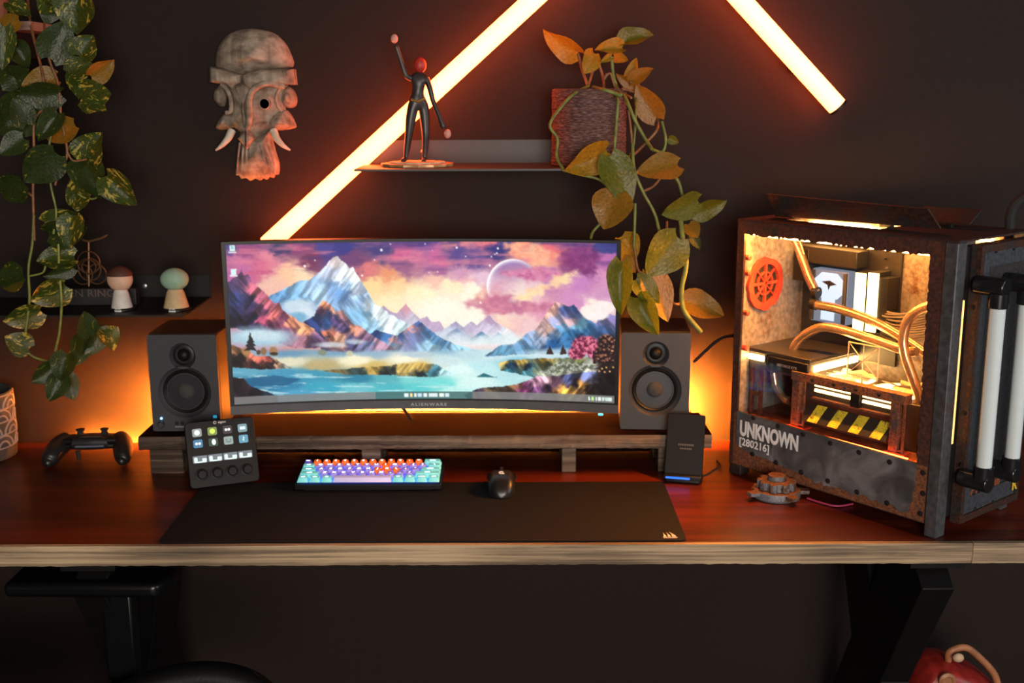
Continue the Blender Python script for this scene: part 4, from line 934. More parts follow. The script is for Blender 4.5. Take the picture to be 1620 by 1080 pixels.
for k in range(8):
    M = EV @ Matrix.Rotation(pi/4*k, 4, 'Z'); wd = .005 if k % 2 == 0 else .0022
    MB().b2((.004, -wd/2, .001), (.0425, wd/2, .0065), M).build('spoke', REDP, vent)
for v, w in ((.008, .46), (.010, .428), (.010, .345), (.012, .27)):
    MB().lathe([(.006, 0), (.006, .012), (.004, .014)], 10, T((.0027, v+.006, w)) @ Matrix.Rotation(pi/2, 4, 'Y')).build('standoff', REDP, pc)
# motherboard side
PCB = mat('black_circuit_board', (.012, .011, .011), .4, var=.5, scale=120)
board = MB().b2((.012, .198, .245), (.245, .2045, .485)).build('motherboard', PCB, pc)
MB().b2((.016, .155, .40), (.055, .1975, .47)).build('heat_sink', BLACK, board, bevel=.002)
MB().b2((-.0005+.02, .1555, .44), (.17, .1975, .475)).build('heat_sink', BLACK, board, bevel=.002)
a0 = uw(1286, 424, .17); a1 = uw(1337, 516, .17)
LITW = emis('white_lit_block', (.72, .85, 1.0), 1.1); LITD = emis('grey_lit_block', (.35, .42, .55), .5)
blk = MB().b2((a0[0], .170, a1[1]), (a1[0], .1975, a0[1])).build('pump_block', LITD, pc, bevel=.002)
cu, cw = (a0[0]+a1[0])/2, (a0[1]+a1[1])/2; sw = (a1[0]-a0[0])/2; sh = (a0[1]-a1[1])/2
hexa = [(cu+sw*.85*x, cw+sh*(.35+.55*y)) for x, y in ((-.5, 1), (.5, 1), (1, .45), (1, -.25), (.55, -.75), (-.55, -.75), (-1, -.25), (-1, .45))]
mb = MB(); mb.prism([(a, b) for a, b in hexa], .0002, .003, T((0, .170, 0)) @ RX90); mb.build('lit_plate', LITW, blk)
mb = MB(); mb.b2((cu-sw*.36, .1668, a1[1]+.006), (cu+sw*.36, .1698, cw)); mb.build('lit_column', LITW, blk)
mb = MB(); mb.prism([(cu-sw*.4, cw+sh*.55), (cu+sw*.05, cw+sh*.62), (cu+sw*.45, cw+sh*.5), (cu+sw*.1, cw+sh*.42), (cu, cw+sh*.25), (cu-sw*.06, cw+sh*.44)], .0032, .0036, T((0, .170, 0)) @ RX90); mb.build('emblem', BLACK, blk)
for sx_ in (-1, 1): MB().b2((cu+sx_*sw*.9-.004, .1655, cw-sh*.95), (cu+sx_*sw*.9+.004, .1695, cw+sh*.95)).build('clamp_bar', GREYP, blk)
RAML = emis('warm_ram_light', (1.0, .60, .2), 6)
for px in (1358, 1378):
    b0 = uw(px-5, 430, .155); b1 = uw(px+4, 528, .155)
    r_ = MB().b2((b0[0]+.001, .160, b1[1]), (b1[0]+.002, .1975, b0[1])).build('memory_stick', BLACK, pc)
    MB().b2((b0[0]+.0015, .1545, b1[1]+.002), (b1[0]+.0015, .1598, b0[1]-.002)).build('light_bar', RAML, r_)
b0 = uw(1388, 440, .155); b1 = uw(1398, 520, .155)
MB().b2((b0[0], .160, b1[1]), (b1[0], .1975, b0[1])).build('memory_stick', BLACK, pc)
rnd = random.Random(8)
for k in range(26):
    u = rnd.uniform(.2, .242); w = rnd.uniform(.26, .47); s_ = rnd.uniform(.003, .008)
    MB().b2((u-s_/2, .1975-rnd.uniform(.003, .010), w-s_/2), (u+s_/2, .1978, w+s_*.5)).build('board_chip', STEEL if k % 2 else BLACK, board)
CHROME = mat('warm_chrome', (.55, .5, .46), .25, .9)
for k in range(12):
    w = .372-.005*k; MB().tube(spline([(.215, .185, w), (.235, .165-.002*(k % 3), w-.008), (.27, .165, w-.010+.004*sin(k)), (.305, .185, w-.002), (.325, .2, w+.006)], 5), .0022, 6).build('bundle_wire', mat('bundle_wire', (.12, .09, .07), .45) if k == 0 else bpy.data.materials['bundle_wire'], pc)
MB().b2((.315, .196, .31), (.345, .2048, .39)).build('cable_grommet', REDP, pc, bevel=.003)
# graphics card
card = MB().b2((.004, .03, .262), (.162, .196, .270)).build('graphics_card', mat('card_backplate', (.02, .018, .018), .3), pc, bevel=.001)
MB().b2((.006, .036, .226), (.158, .196, .2615)).build('card_shroud', GREYP, card, bevel=.002)
CARDL = emis('card_light', (1.0, .55, .16), 60)
MB().b2((.1585, .05, .242), (.1605, .196, .254)).build('card_light', CARDL, card)
MB().b2((.006, .0325, .246), (.045, .0355, .256)).build('card_light', CARDL, card)
for k in range(9):
    u = .05+.0125*k; MB().b2((u, .0315, .240), (u+.004, .0355, .2615)).build('card_fin', STEEL, card)
wb0 = uw(1214, 562, .022); wb1 = uw(1277, 583, .022)
bl = MB().b2((wb0[0], .0225, .235), (wb1[0], .0295, .262)).build('water_block', BLACK, card, bevel=.001)
link('card_lettering', text_mesh('GEFORCE RTX', .0075, GREYPRINT, .0002), bl, M=T(((wb0[0]+wb1[0])/2, .0222, .2485)) @ RX90)
for u in (.012, .035):
    MB().b2((u, .034, .1275), (u+.006, .042, .2255)).build('card_support', RUST, pc)
MB().b2((.0125, .0345, .17), (.0405, .0415, .176)).build('card_support', RUST, pc)
# hard tubes
PIPE = mat('bronze_pipe', (.42, .27, .16), .22, .75, var=.1)
for v, pts in ((.140, ((1289,482),(1330,490),(1380,508),(1420,530),(1468,562))), (.085, ((1253,590),(1253,562),(1260,543),(1280,526),(1310,518),(1370,534),(1432,555),(1450,556))),
               (.075, ((1472,484),(1452,492),(1436,508),(1429,535),(1433,565),(1445,600),(1458,640))), (.145, ((1255,372),(1266,400),(1278,435),(1291,463))), (.06, ((1224,590),(1228,612),(1240,630),(1248,634)))):
    MB().tube(spline([on(a, b, v) for a, b in pts], 6), .0095 if v != .06 else .008, 14).build('coolant_pipe', PIPE, pc)
for px, py, v in ((1288, 481, .140), (1432, 555, .085), (1254, 575, .085), (1291, 463, .145)):
    p = on(px, py, v); MB().lathe([(.0125, -.006), (.0125, .006)], 16, T(p) @ Matrix.Rotation(pi/2 if py != 575 else 0, 4, 'Y')).build('pipe_fitting', BLACK, pc)
# bottom radiator with lit fans
MB().b2((.10, .060, .1275), (.39, .19, .219)).build('radiator', mat('radiator_black', (.025, .02, .018), .5), pc, bevel=.002)
FANL = emis('warm_fan_light', (1.0, .60, .22), 10); FANH = mat('pale_fan_hub', (.7, .55, .35), .5)
for cu_, cv_ in ((.188, .112), (.324, .108)):
    fr = MB().lathe([(.064, .2195), (.064, .2265), (.061, .2265), (.060, .2195)], 36, T((cu_, cv_, 0)), False, False).build('fan', FANH, pc, smooth=40)
    MB().lathe([(.0605, .2255), (.022, .2292)], 36, T((cu_, cv_, 0)), True, True).build('fan_glow', FANL, fr)
    MB().lathe([(.02, .2288), (.02, .2328), (.017, .2338)], 20, T((cu_, cv_, 0))).build('fan_hub', FANH, fr)
    for k in range(9):
        M = T((cu_, cv_, .2320)) @ Matrix.Rotation(2*pi*k/9, 4, 'Z') @ Matrix.Rotation(radians(14), 4, 'X')
        MB().b2((.0205, -.008, -.0006), (.057, .008, .0006), M).build('fan_blade', FANH, fr)
# truss frame before the radiator, with slots and hazard plank
BR = rusty('rusted_truss', (.07, .05, .045), (.2, .07, .03), .6, 40, .7, .25)
tl = uw(1253, 588, .02); trp = uw(1432, 625, .02)
bu0, bu1, bw = tl[0], trp[0], (tl[1]+trp[1])/2; bb = .1275
for a in (bu0, bu1-.030):
    pst = MB().b2((a, .0225, bb+.0035), (a+.018, .038, bw-.0185)).build('truss_post', BR, pc, bevel=.001)
    MB().b2((a-.005, .0185, bb), (a+.036, .044, bb+.003)).build('post_base', REDP, pst)
    for k in range(3): MB().b2((a+.0185, .024, bb+.006+k*.03), (a+.029, .0265, bb+.0095+k*.03)).build('lattice_rung', BR, pst)
    MB().b2((a+.026, .0245, bb+.0035), (a+.0298, .028, bw-.0185)).build('lattice_rail', BR, pst)
MB().b2((bu0-.002, .020, bw-.018), (bu1+.002, .042, bw)).build('truss_beam', BR, pc, bevel=.001)
for k in range(4): bolt(bu0+.05+k*.05, .0198, bw-.009, r=.003)
SLOT = emis('warm_slot_light', (1.0, .64, .25), 5)
mid = (bu0+bu1)/2+.004
for a, b in ((bu0+.034, mid-.012), (mid+.014, bu1-.033)):
    for k in range(2): MB().b2((a, .050, bw-.030-k*.011), (b, .054, bw-.0245-k*.011)).build('light_slot', SLOT, pc)
MB().b2((mid-.010, .046, bw-.052), (mid+.010, .056, bw-.019)).build('slot_divider', BLACK, pc)
MB().b2((bu0+.0305, .0455, bw-.056), (bu1-.0315, .0575, bw-.0525)).build('slot_sill', BR, pc)
hz = T((0, .036, bw-.060)) @ Matrix.Rotation(radians(-28), 4, 'X')
pk = MB().b2((bu0+.031, -.001, -.040), (bu1-.032, .003, -.002), hz).build('hazard_plank', mat('black_paint', (.012, .011, .01), .5), pc)
YEL = rusty('chipped_yellow_paint', (.62, .52, .03), (.05, .045, .02), .33, 90, .5, 0)
w_ = (bu1-bu0-.063)/8
for k in range(4):
    a = bu0+.031+w_*(2*k+.55); MB().prism([(a, -.0395), (a+w_*.95, -.0395), (a+w_*1.45, -.0025), (a+w_*.5, -.0025)], .0012, .0020, hz @ RX90).build('yellow_stripe', YEL, pk)
# wire panel in the middle
q0 = uw(1343, 541, .055); q1 = uw(1388, 601, .055)
mb = MB(); A = [(q0[0], .055, q0[1]), (q1[0], .055, q0[1]), (q1[0], .055, q1[1]), (q0[0], .055, q1[1])]
for i in range(4): mb.tube([A[i], A[(i+1) % 4]], .0014, 6)
mb.tube([A[0], A[2]], .0008, 5); mb.tube([A[3], A[1]], .0008, 5); mb.tube([((A[0][0]+A[1][0])/2, .055, q0[1]), ((A[0][0]+A[1][0])/2, .055, q1[1])], .0008, 5); mb.tube([(A[0][0], .055, (q0[1]+q1[1])/2), (A[1][0], .055, (q0[1]+q1[1])/2)], .0008, 5)
mb.tube([((A[2][0]+A[3][0])/2, .055, q1[1]), ((A[2][0]+A[3][0])/2, .058, .2195)], .002, 6)
mb.build('wire_panel', mat('pale_wire', (.6, .45, .3), .4, .5), pc)
MB().lathe([(.026, .2065), (.027, .25), (.024, .262), (.012, .266)], 24, T((.405, .15, -.06)), True, True).build('reservoir_cap', FANH, pc)
# front door panel with milky tubes
FU = L_+.0255
MB().b2((L_+.002, .0265, .03), (FU-.008, .2255, .525)).build('front_core', BLACKM, pc)
gl0 = vw(1524, 478, FU); gl1 = vw(1516, 702, FU)
MB().b2((FU-.0078, .030, gl1[1]), (FU-.006, .040, gl0[1])).build('seam_glow_strip', emis('seam_glow', (1.0, .42, .10), 4), pc)  # glowing strip stands in for case light leaking through the seam
fv0, fv1, fw0, fw1, ft = .052, .262, .018, .528, .03
M_ = Matrix(((0, -1, 0, 0), (1, 0, 0, 0), (0, 0, 1, 0), (0, 0, 0, 1)))   # plate drawn in x=v, facing +u
def fplate(name, outer, inner, u, thick, m):
    o_ = ring_plate(name, outer, inner, 0, thick, m, pc); o_.matrix_local = T((u+thick, 0, 0)) @ M_; return o_
def rc(a, b, c_, d_): return [(a, c_), (b, c_), (b, d_), (a, d_)]
MB().b2((FU-.007, fv0, fw0), (FU+.004, fv1, fw1)).build('front_panel', RUSTD, pc)
fplate('panel_frame', rc(fv0+.012, fv1-.012, fw0+.014, fw1-.014), rc(fv0+.034, fv1-.030, fw0+.045, fw1-.04), FU+.0042, .005, BLUEST)
fplate('panel_rim', rc(fv0, fv1, fw0, fw1), rc(fv0+.0115, fv1-.0115, fw0+.0135, fw1-.0135), FU+.0042, .008, rusty('rusted_rim', (.03, .025, .025), (.06, .022, .011), .6, 30))
MB().b2((FU+.0042, fv0+.035, fw0+.046), (FU+.0055, fv1-.031, fw1-.041)).build('inset_panel', rusty('dark_inset', (.028, .026, .026), (.035, .03, .028), .5, 30, .6, .3), pc)
for x, y in ((223,87),(290,77),(140,297),(109,690),(95,883),(145,1046),(212,1020)):
    v, w = vw(1480+x/2.348, 360+y/2.348, FU+.009); bolt(FU+.0093, v, w, 'u', .0036)
MILK = mat('milky_glass_tube', (.58, .64, .65), .12, var=.02)
FIT = mat('black_fitting', (.01, .01, .011), .2)
uT = FU+.048
for t_, b_ in (((1577, 488), (1558, 737)), ((1622, 482), (1603, 722))):
    p0 = vw(*t_, uT); p1 = vw(*b_, uT); v = (p0[0]+p1[0])/2
    gt = MB().lathe([(.0135, p1[1]), (.0135, p0[1])], 20, T((uT, v, 0))).build('glass_tube', MILK, pc, smooth=40)
    for w_s, w_e, we in ((p0[1], p0[1]+.026, p0[1]+.036), (p1[1], p1[1]-.026, p1[1]-.030)):
        f_ = MB().lathe([(.0175, min(w_s, w_e)), (.0175, max(w_s, w_e))], 20, T((uT, v, 0))).build('tube_fitting', FIT, pc, smooth=40, bevel=.001)
        MB().lathe([(.017, FU+.006-uT), (.017, .014)], 20, T((uT, v, we)) @ Matrix.Rotation(pi/2, 4, 'Y')).build('elbow', FIT, f_, smooth=40, bevel=.002)
v0, w0 = vw(1534, 785, FU+.006); v1, w1 = vw(1581, 765, FU+.006)
RL = rusty('rust_lettering', (.2, .05, .02), (.35, .1, .04), .7, 80)
me = text_mesh('CORSAIR', 1.0, RL, .01, .01); xs = [q.co.x for q in me.vertices]; s_ = (v1-v0)/(max(xs)-min(xs)); me.transform(Matrix.Diagonal((s_, s_*1.35, .1, 1)))
link('brand_lettering', me, pc, M=T((FU+.0068, (v0+v1)/2, (w0+w1)/2)) @ Matrix.Rotation(pi/2, 4, 'Z') @ RX90)
v, w = vw(1605, 767, FU+.013)
link('yellow_letter', text_mesh('R', .03, mat('yellow_paint', (.65, .42, .03), .6), .0004, .0008), pc, M=T((FU+.0127, min(v, fv1-.008), w)) @ Matrix.Rotation(pi/2, 4, 'Z') @ RX90)
MB().tube(spline([on(1278, 768, -.012)[:2]+(.003,), on(1300, 775, -.012)[:2]+(.003,), on(1325, 780, -.004)[:2]+(.003,), (.28, .03, .003)], 6), .002, 8).build('pink_cable', mat('pink_cable', (.35, .03, .1), .5), pc)
# black cable from the right speaker to the case
ca = thing('speaker_cable', 'black cable from right speaker to the metal case', 'cable', (.45, -.15, .95))
p = [at(1098, 572, -.09), at(1115, 556, -.10), at(1132, 541, -.12), at(1148, 532, -.13), at(1170, 531, -.13)]
MB().tube(spline([q-Vector((.45, -.15, .95)) for q in p], 6), .0035, 8).build('cable', BLACKRUB, ca)
# ------------------------------------------------------------------ carved mask on the wall
MASKW = wood('weathered_mask_wood', [(.3, (.05, .036, .026)), (.45, (.2, .155, .115)), (.6, (.38, .31, .235)), (.8, (.5, .42, .33))], (40, 40, 5), .75, .8, .002, .2, big=12)
mk0 = at(400, 166, -.02)
mask = thing('carved_mask', 'carved pale wooden skull mask with tusks hanging on the wall', 'mask', (mk0.x, 0, mk0.z))
def mk(cx, cy): p = at(300+cx/3.857, 20+cy/3.857, -.02); return (p.x-mk0.x, p.z-mk0.z)
def pillow(poly, d0, d1, rings=7, shrink=1.0, par=None, name='', m=None, cen=None):
    P = [mk(*p) for p in poly]; n = len(P); mb = MB(); vs = []; fs = []
    c = mk(*cen) if cen else (sum(p[0] for p in P)/n, sum(p[1] for p in P)/n)
    vs += [(p[0], -.0015, p[1]) for p in P]
    for r in range(rings+1):
        t = r/rings*.94; k = 1-t*shrink; d = d0+(d1-d0)*(.45*sqrt(1-(1-t)**2)+.55*t)
        vs += [(c[0]+(p[0]-c[0])*k, -d, c[1]+(p[1]-c[1])*k) for p in P]
    for r in range(rings+1):
        for i in range(n): fs.append((r*n+i, r*n+(i+1) % n, (r+1)*n+(i+1) % n, (r+1)*n+i))
    fs += [tuple(range((rings+1)*n, (rings+2)*n)), tuple(range(n-1, -1, -1))]
    mb.add(vs, fs); return mb.build(name, m or MASKW, par or mask, smooth=50)
def dens(p, k=3): q = spline([(a, b, 0) for a, b in p+p[:1]], k); return [(v.x, v.y) for v in q[:-1]]
pillow(dens([(158,330),(160,260),(185,190),(240,130),(320,102),(410,100),(500,120),(565,170),(605,240),(622,330),(480,350),(330,385),(220,355)]), .02, .072, name='cranium', cen=(390, 270))
pillow([(140,330),(210,345),(330,380),(332,430),(300,440),(280,470),(230,440),(140,425)], .045, .062, 4, .6, name='brow_band')
pillow([(334,380),(450,345),(640,345),(650,440),(600,440),(500,425),(440,440),(400,480),(336,430)], .045, .063, 4, .6, name='brow_band')
pillow(dens([(225,440),(330,410),(440,440),(590,440),(570,540),(580,600),(560,700),(480,715),(430,760),(370,790),(310,740),(270,700),(230,690),(230,600),(250,540)], 2), .012, .05, name='face', cen=(370, 600))
pillow(dens([(290,440),(350,420),(385,450),(365,540),(360,640),(365,700),(340,690),(325,600),(330,500)], 2), .038, .060, 5, name='nose_ridge', cen=(350, 560))
for pts in ([(150,470),(185,438),(212,470),(215,540),(195,575),(155,550),(142,510)], [(560,480),(590,452),(625,470),(648,520),(640,570),(600,582),(565,560),(555,520)]):
    pillow(dens(pts, 3), .012, .042, name='ear')
pillow(dens([(215,610),(265,615),(285,660),(265,700),(200,716),(160,712),(158,690),(185,640)], 2), .015, .052, name='cheek')
pillow(dens([(500,620),(570,590),(610,620),(640,680),(635,705),(560,718),(480,712),(470,670)], 2), .015, .052, name='cheek')
def mp(cx, cy, d): x, z = mk(cx, cy); return (x, -d, z)
MB().tube(spline([mp(596,450,.05), mp(540,436,.056), (mp(480,434,.060)), mp(420,465,.062), mp(390,520,.06), mp(388,600,.056), mp(380,670,.05), mp(366,705,.046)], 5), [.007]*36, 10).build('eye_socket_rim', MASKW, mask, smooth=60)
MB().tube(spline([mp(212,440,.045), mp(250,470,.052), mp(272,530,.052), mp(270,600,.048), mp(240,610,.044)], 5), .005, 10).build('eye_socket_rim', MASKW, mask, smooth=60)
MB().tube(spline([mp(566,460,.045), mp(545,510,.05), mp(550,560,.048), mp(580,600,.046)], 5), .004, 8).build('eye_socket_rim', MASKW, mask, smooth=60)
x, z = mk(478, 555)
e1 = MB().lathe([(.0125, .046), (.0125, .0575), (.0105, .0585), (.0100, .052)], 24, T((x, 0, z)) @ RX90, False, False).build('eye_hole', MASKW, mask, smooth=40)
MB().lathe([(.0104, .0535), (.0003, .0535)], 24, T((x, 0, z)) @ RX90, True, True).build('hole_shade_disc', BLACKRUB, e1)  # flat black disc stands in for the shade inside the eye hole
x, z = mk(270, 560); MB().lathe([(.0035, .045), (.0035, .0535), (.0001, .0536)], 14, T((x, 0, z)) @ Matrix.Diagonal((1, 1, 2.6, 1)) @ RX90).build('eye_hole', BLACKRUB, mask)  # black plug stands in for the shade of the left eye hole
for pts in ([(268,718,.034), (250,765,.044), (218,805,.05), (180,836,.05)], [(518,718,.034), (545,765,.044), (585,805,.05), (630,835,.05)]):
    q = spline([mp(*p) for p in pts], 5); MB().tube(q, [.0088*(1-.8*(i/(len(q)-1))**1.6) for i in range(len(q))], 12).build('tusk', mat('pale_tusk_wood', (.55, .48, .38), .6) if 'pale_tusk_wood' not in bpy.data.materials else bpy.data.materials['pale_tusk_wood'], mask, smooth=60)
trunk = pillow([(305,735),(370,765),(440,745),(492,715),(505,800),(522,860),(540,920),(540,965),(535,990),(515,985),(510,1008),(485,1000),(470,1018),(445,1008),(430,1024),(400,1010),(370,1026),(345,1008),(315,1014),(300,992),(282,992),(277,965),(295,920),(312,860)], .02, .046, 5, name='trunk_beard', cen=(410, 860))
rnd = random.Random(1)
for k in range(9):
    f = k/8; MB().tube(spline([mp(320+165*f, 800+rnd.uniform(-15, 25), .04), mp(308+210*f, 890, .040), mp(294+232*f, 985, .026)], 4), .0022, 6).build('beard_ridge', MASKW, trunk, smooth=60)
pillow([(365,700),(412,765),(365,832),(310,765)], .045, .056, 3, .5, name='diamond_ornament')
MB().tube([mp(365,720,.0565), mp(365,812,.0565)], .0018, 6).build('diamond_line', BLACKRUB, mask)

# ------------------------------------------------------------------ ring emblem stand and two peg figures on the left shelf
BRONZE = mat('bronze_wire', (.2, .1, .045), .4, .6)
YE = -.10
ez = SHL_Z
def em(cx, cy, y=YE): return at(90+cx/6.48, 360+cy/6.48, y)
eo = em(330, 600); stand = thing('emblem_stand', 'bronze ring emblem on a dark lettered stand on the left shelf', 'ornament', (eo.x, YE, ez))
def el(cx, cy): p = em(cx, cy); return Vector((p.x-eo.x, 0, p.z-ez))
def hoop(cx, cy, r, n=36): c = el(cx, cy); rr = r/6.48/F*2.55; return [c+Vector((rr*cos(2*pi*i/n), 0, rr*sin(2*pi*i/n))) for i in range(n+1)]
for k, (cx, cy, r) in enumerate(((330,355,112),(330,400,70),(262,480,100),(405,478,98),(330,430,112))):
    MB().tube([p+Vector((0, .0012*(k-2), 0)) for p in hoop(cx, cy, r)], .0016, 6, cap=False).build('hoop', BRONZE, stand, smooth=60)
MB().tube([el(325,130), el(328,600)], .0022, 8).build('upright', BRONZE, stand)
MB().tube(spline([el(250,120), el(320,140), el(390,125), el(460,105), el(518,72)], 5), [.0012]+[.0026]*18+[.002, .0012], 8).build('crown_arc', BRONZE, stand)
tb = el(120, 700); bh = tb.z
bz0 = el(330, 615).z
MB().b2((-.105, -.012, .0005), (.105, .012, bz0)).build('plinth', mat('dark_plinth', (.012, .010, .010), .5), stand, bevel=.001)
LETM = mat('antique_lettering', (.14, .10, .085), .4, .4)
me = text_mesh('ELDEN RING', 1.0, LETM, .02, .004); xs = [v.co.x for v in me.vertices]; ys = [v.co.y for v in me.vertices]
tx0 = el(-55, 670).x; tx1 = el(605, 670).x; s_ = (tx1-tx0)/(max(xs)-min(xs)); hh = (el(0,630).z-el(0,705).z)/(max(ys)-min(ys)); me.transform(Matrix.Diagonal((s_, hh, .02, 1)))
link('lettering', me, stand, M=T(((tx0+tx1)/2, -.0124, el(0,668).z)) @ RX90)

def peg(label, px, Y, cols, hgt, wid, headr, cap):
    p = atz(px, 485, ez); x = at(px, 470, Y).x
    o = thing('peg_figure', label, 'figurine', (x, Y, ez), group='peg figures on the left shelf')
    MB().lathe([(wid*.42, .0005), (wid*.42, .004), (wid*.38, .006)], 24).build('base_disc', BLACK, o)
    MB().lathe([(wid*.36, .0062), (wid*.34, .012), (wid*.25, hgt*.42), (wid*.20, hgt*.50), (.0002, hgt*.52)], 24, None, True, False).build('body', cols[0], o, smooth=50)
    MB().ball((0, 0, hgt-headr[1]), (headr[0], headr[0]*.85, headr[1]), 24, 16).build('head', cols[1], o, smooth=80)
    if cap: MB().ball((0, .0015, hgt-headr[1]+.0015), (headr[0]*1.05, headr[0]*.92, headr[1]*1.05), 24, 8, None, .25, pi/2).build('cap', cap, o, smooth=80)
    link('base_lettering', text_mesh('STAR\nWARS', .0052, WHITEP, .0002, .0002), o, M=T((0, -wid*.43, .0045)) @ RX90)
    return o
peg('small peg figure with white body, peach head and brown cap', 192, -.165, (mat('peg_white', (.6, .56, .5), .6), mat('peg_peach', (.62, .38, .26), .6)), .092, .062, (.027, .026), mat('peg_brown', (.07, .025, .015), .6))
peg('small peg figure with tan body and pale green head', 278, -.165, (mat('peg_tan', (.55, .40, .22), .7), mat('peg_green', (.27, .42, .31), .6)), .090, .074, (.030, .024), None)

# ------------------------------------------------------------------ faceless figurine on the right shelf
YG = -.125
def fg(cx, cy): return at(540+cx/4.155, 20+cy/4.155, YG)
fo = Vector((fg(500, 970).x, YG, SHR_Z)); fig = thing('figurine', 'faceless dark figurine with red head and raised arm on the shelf', 'figurine', fo)
zoff = (fo.z+.012) - fg(470, 950).z
def fl(cx, cy, dy=0): p = fg(cx, cy)-fo; return Vector((p.x, dy, p.z+zoff))
ORN = mat('gilded_base', (.5, .26, .12), .45, .3, var=.4); PALEB = mat('pale_base_inlay', (.55, .5, .35), .6)
o_ = []; rnd = random.Random(6)
for k in range(30): r = .074*(1+(.05 if k % 2 else -.03)); a = 2*pi*k/30; o_.append((r*cos(a), r*.95*sin(a)))
MB().prism(o_, .0005, .007).build('display_base', ORN, fig, bevel=.001)
MB().prism([(x*.78, y*.78) for x, y in o_], .0071, .010).build('base_top', PALEB, fig, bevel=.001)
def skin_figure(name, verts, edges, radii, mat_, par):
    me = bpy.data.meshes.new(name); me.from_pydata([tuple(v) for v in verts], edges, []); me.materials.append(mat_)
    o = link(name, me, par); sk = o.modifiers.new('skin', 'SKIN'); sk.use_smooth_shade = True
    for i, r in enumerate(radii): me.skin_vertices[0].data[i].radius = (r, r)
    me.skin_vertices[0].data[0].use_root = True
    s = o.modifiers.new('subdivision', 'SUBSURF'); s.levels = 2; s.render_levels = 2
    return o
V = [fl(503,565), fl(500,510), fl(510,450), fl(512,400), fl(516,365),
     fl(472,590,-.004), fl(455,690,-.006), fl(445,780,-.006), fl(432,870,-.004), fl(425,935,-.004), fl(402,955,-.018),
     fl(540,590,.004), fl(550,690,.002), fl(555,785,0), fl(550,870,.004), fl(545,940,.004), fl(540,958,-.014),
     fl(462,410), fl(425,395,-.006), fl(402,320,-.008), fl(380,250,-.01), fl(358,185,-.01),
     fl(562,415), fl(585,480,-.004), fl(600,550,-.006), fl(640,640,-.01), fl(680,745,-.014)]
E_ = [(0,1),(1,2),(2,3),(3,4),(0,5),(5,6),(6,7),(7,8),(8,9),(9,10),(0,11),(11,12),(12,13),(13,14),(14,15),(15,16),(3,17),(17,18),(18,19),(19,20),(20,21),(3,22),(22,23),(23,24),(24,25),(25,26)]
Rr = [1.25*r_ for r_ in [.0125,.0095,.012,.011,.006,.0105,.009,.007,.006,.0045,.004,.0105,.009,.007,.006,.0045,.004,.006,.005,.0045,.004,.0055,.006,.005,.0045,.005,.006]]
skin_figure('body', V, E_, Rr, mat('figurine_dark', (.03, .022, .022), .4, var=.5, scale=25), fig)
h = fl(517, 322); MB().ball(h, (.0135, .0135, .0165), 20, 14).build('head', mat('figurine_red', (.42, .03, .02), .5), fig, smooth=80)
for a, b in ((fl(358,185,-.01), fl(345,115,-.01)), (fl(680,745,-.014), fl(722,800,-.016))):
    m_ = (a+b)/2; MB().ball(m_, (.0075, .0075, .0095), 14, 10).build('hand_ball', mat('figurine_pink', (.6, .3, .24), .6) if 'figurine_pink' not in bpy.data.materials else bpy.data.materials['figurine_pink'], fig, smooth=80)
MB().tube([fl(462,548,-.012), fl(505,562,-.016), fl(555,540,-.012)], .003, 8).build('belt', mat('figurine_gold', (.5, .28, .08), .35, .7), fig)

# ------------------------------------------------------------------ office chair, red bag and box under the desk
CHB = mat('chair_leather', (.003, .003, .0032), .45, spec=.3, bump=.15, scale=200); CHP = mat('chair_plastic', (.003, .0032, .0036), .3, spec=.35)
at0 = at(275, 920, -.59)
chair = thing('office_chair', 'black office chair pushed against the left desk end', 'chair', (-.93, -.86, 0))
def cl(x, y, z): return (x+.93, y+.86, z)
za = at0.z
def rounded(mb, lo, hi, M=None): return mb.b2(lo, hi, M)
arm = MB(); arm.prism([(at0.x-.30+.93, -.63+.86), (at0.x-.02+.93, -.635+.86), (at0.x+.93, -.60+.86), (at0.x+.93, -.56+.86), (at0.x-.02+.93, -.535+.86), (at0.x-.30+.93, -.54+.86)], za-.014, za+.014)
arm.build('armrest', CHP, chair, bevel=.010, seg=4)
px0 = at(188, 950, -.585).x
MB().b2((px0-.028+.93, -.60+.86, .46), (px0+.028+.93, -.565+.86, za-.0145)).build('arm_post', CHP, chair, bevel=.005)
MB().b2((px0-.028+.93, -.72+.86, .40), (px0+.028+.93, -.565+.86, .455)).build('arm_bracket', CHP, chair, bevel=.005)
sc = MB(); sc.b2((-.25, -.22, .40), (.26, .20, .485)); sc.build('seat', CHB, chair, bevel=.03, seg=4)
hx = at(330, 1054, -.64); bl_ = MB(); q = spline([(hx.x-.16+.93, .20, .455), (hx.x-.08+.93, .215, hx.z-.03), (hx.x+.93, .22, hx.z-.022), (hx.x+.07+.93, .215, hx.z-.036), (hx.x+.12+.93, .20, .44)], 5)
bl_.tube(q, [.03]*len(q), 14); bl_.build('seat_bolster', CHB, chair, smooth=60)
M = T((-.27, 0, .50)) @ Matrix.Rotation(radians(-12), 4, 'Y'); MB().b2((-.05, -.25, 0), (.05, .25, .78), M).build('backrest', CHB, chair, bevel=.035, seg=4)
MB().lathe([(.03, .09), (.03, .25), (.022, .25), (.022, .3995)], 16).build('gas_column', CHP, chair)
for k in range(5):
    a = 2*pi*k/5+.3; MB().tube([(.02*cos(a), .02*sin(a), .10), (.30*cos(a), .30*sin(a), .075)], [.024, .016], 10).build('star_leg', CHP, chair)
    MB().lathe([(.026, -.018), (.026, .018)], 16, T((.30*cos(a), .30*sin(a), .0262)) @ Matrix.Rotation(a, 4, 'Z') @ RX90).build('caster', CHP, chair)

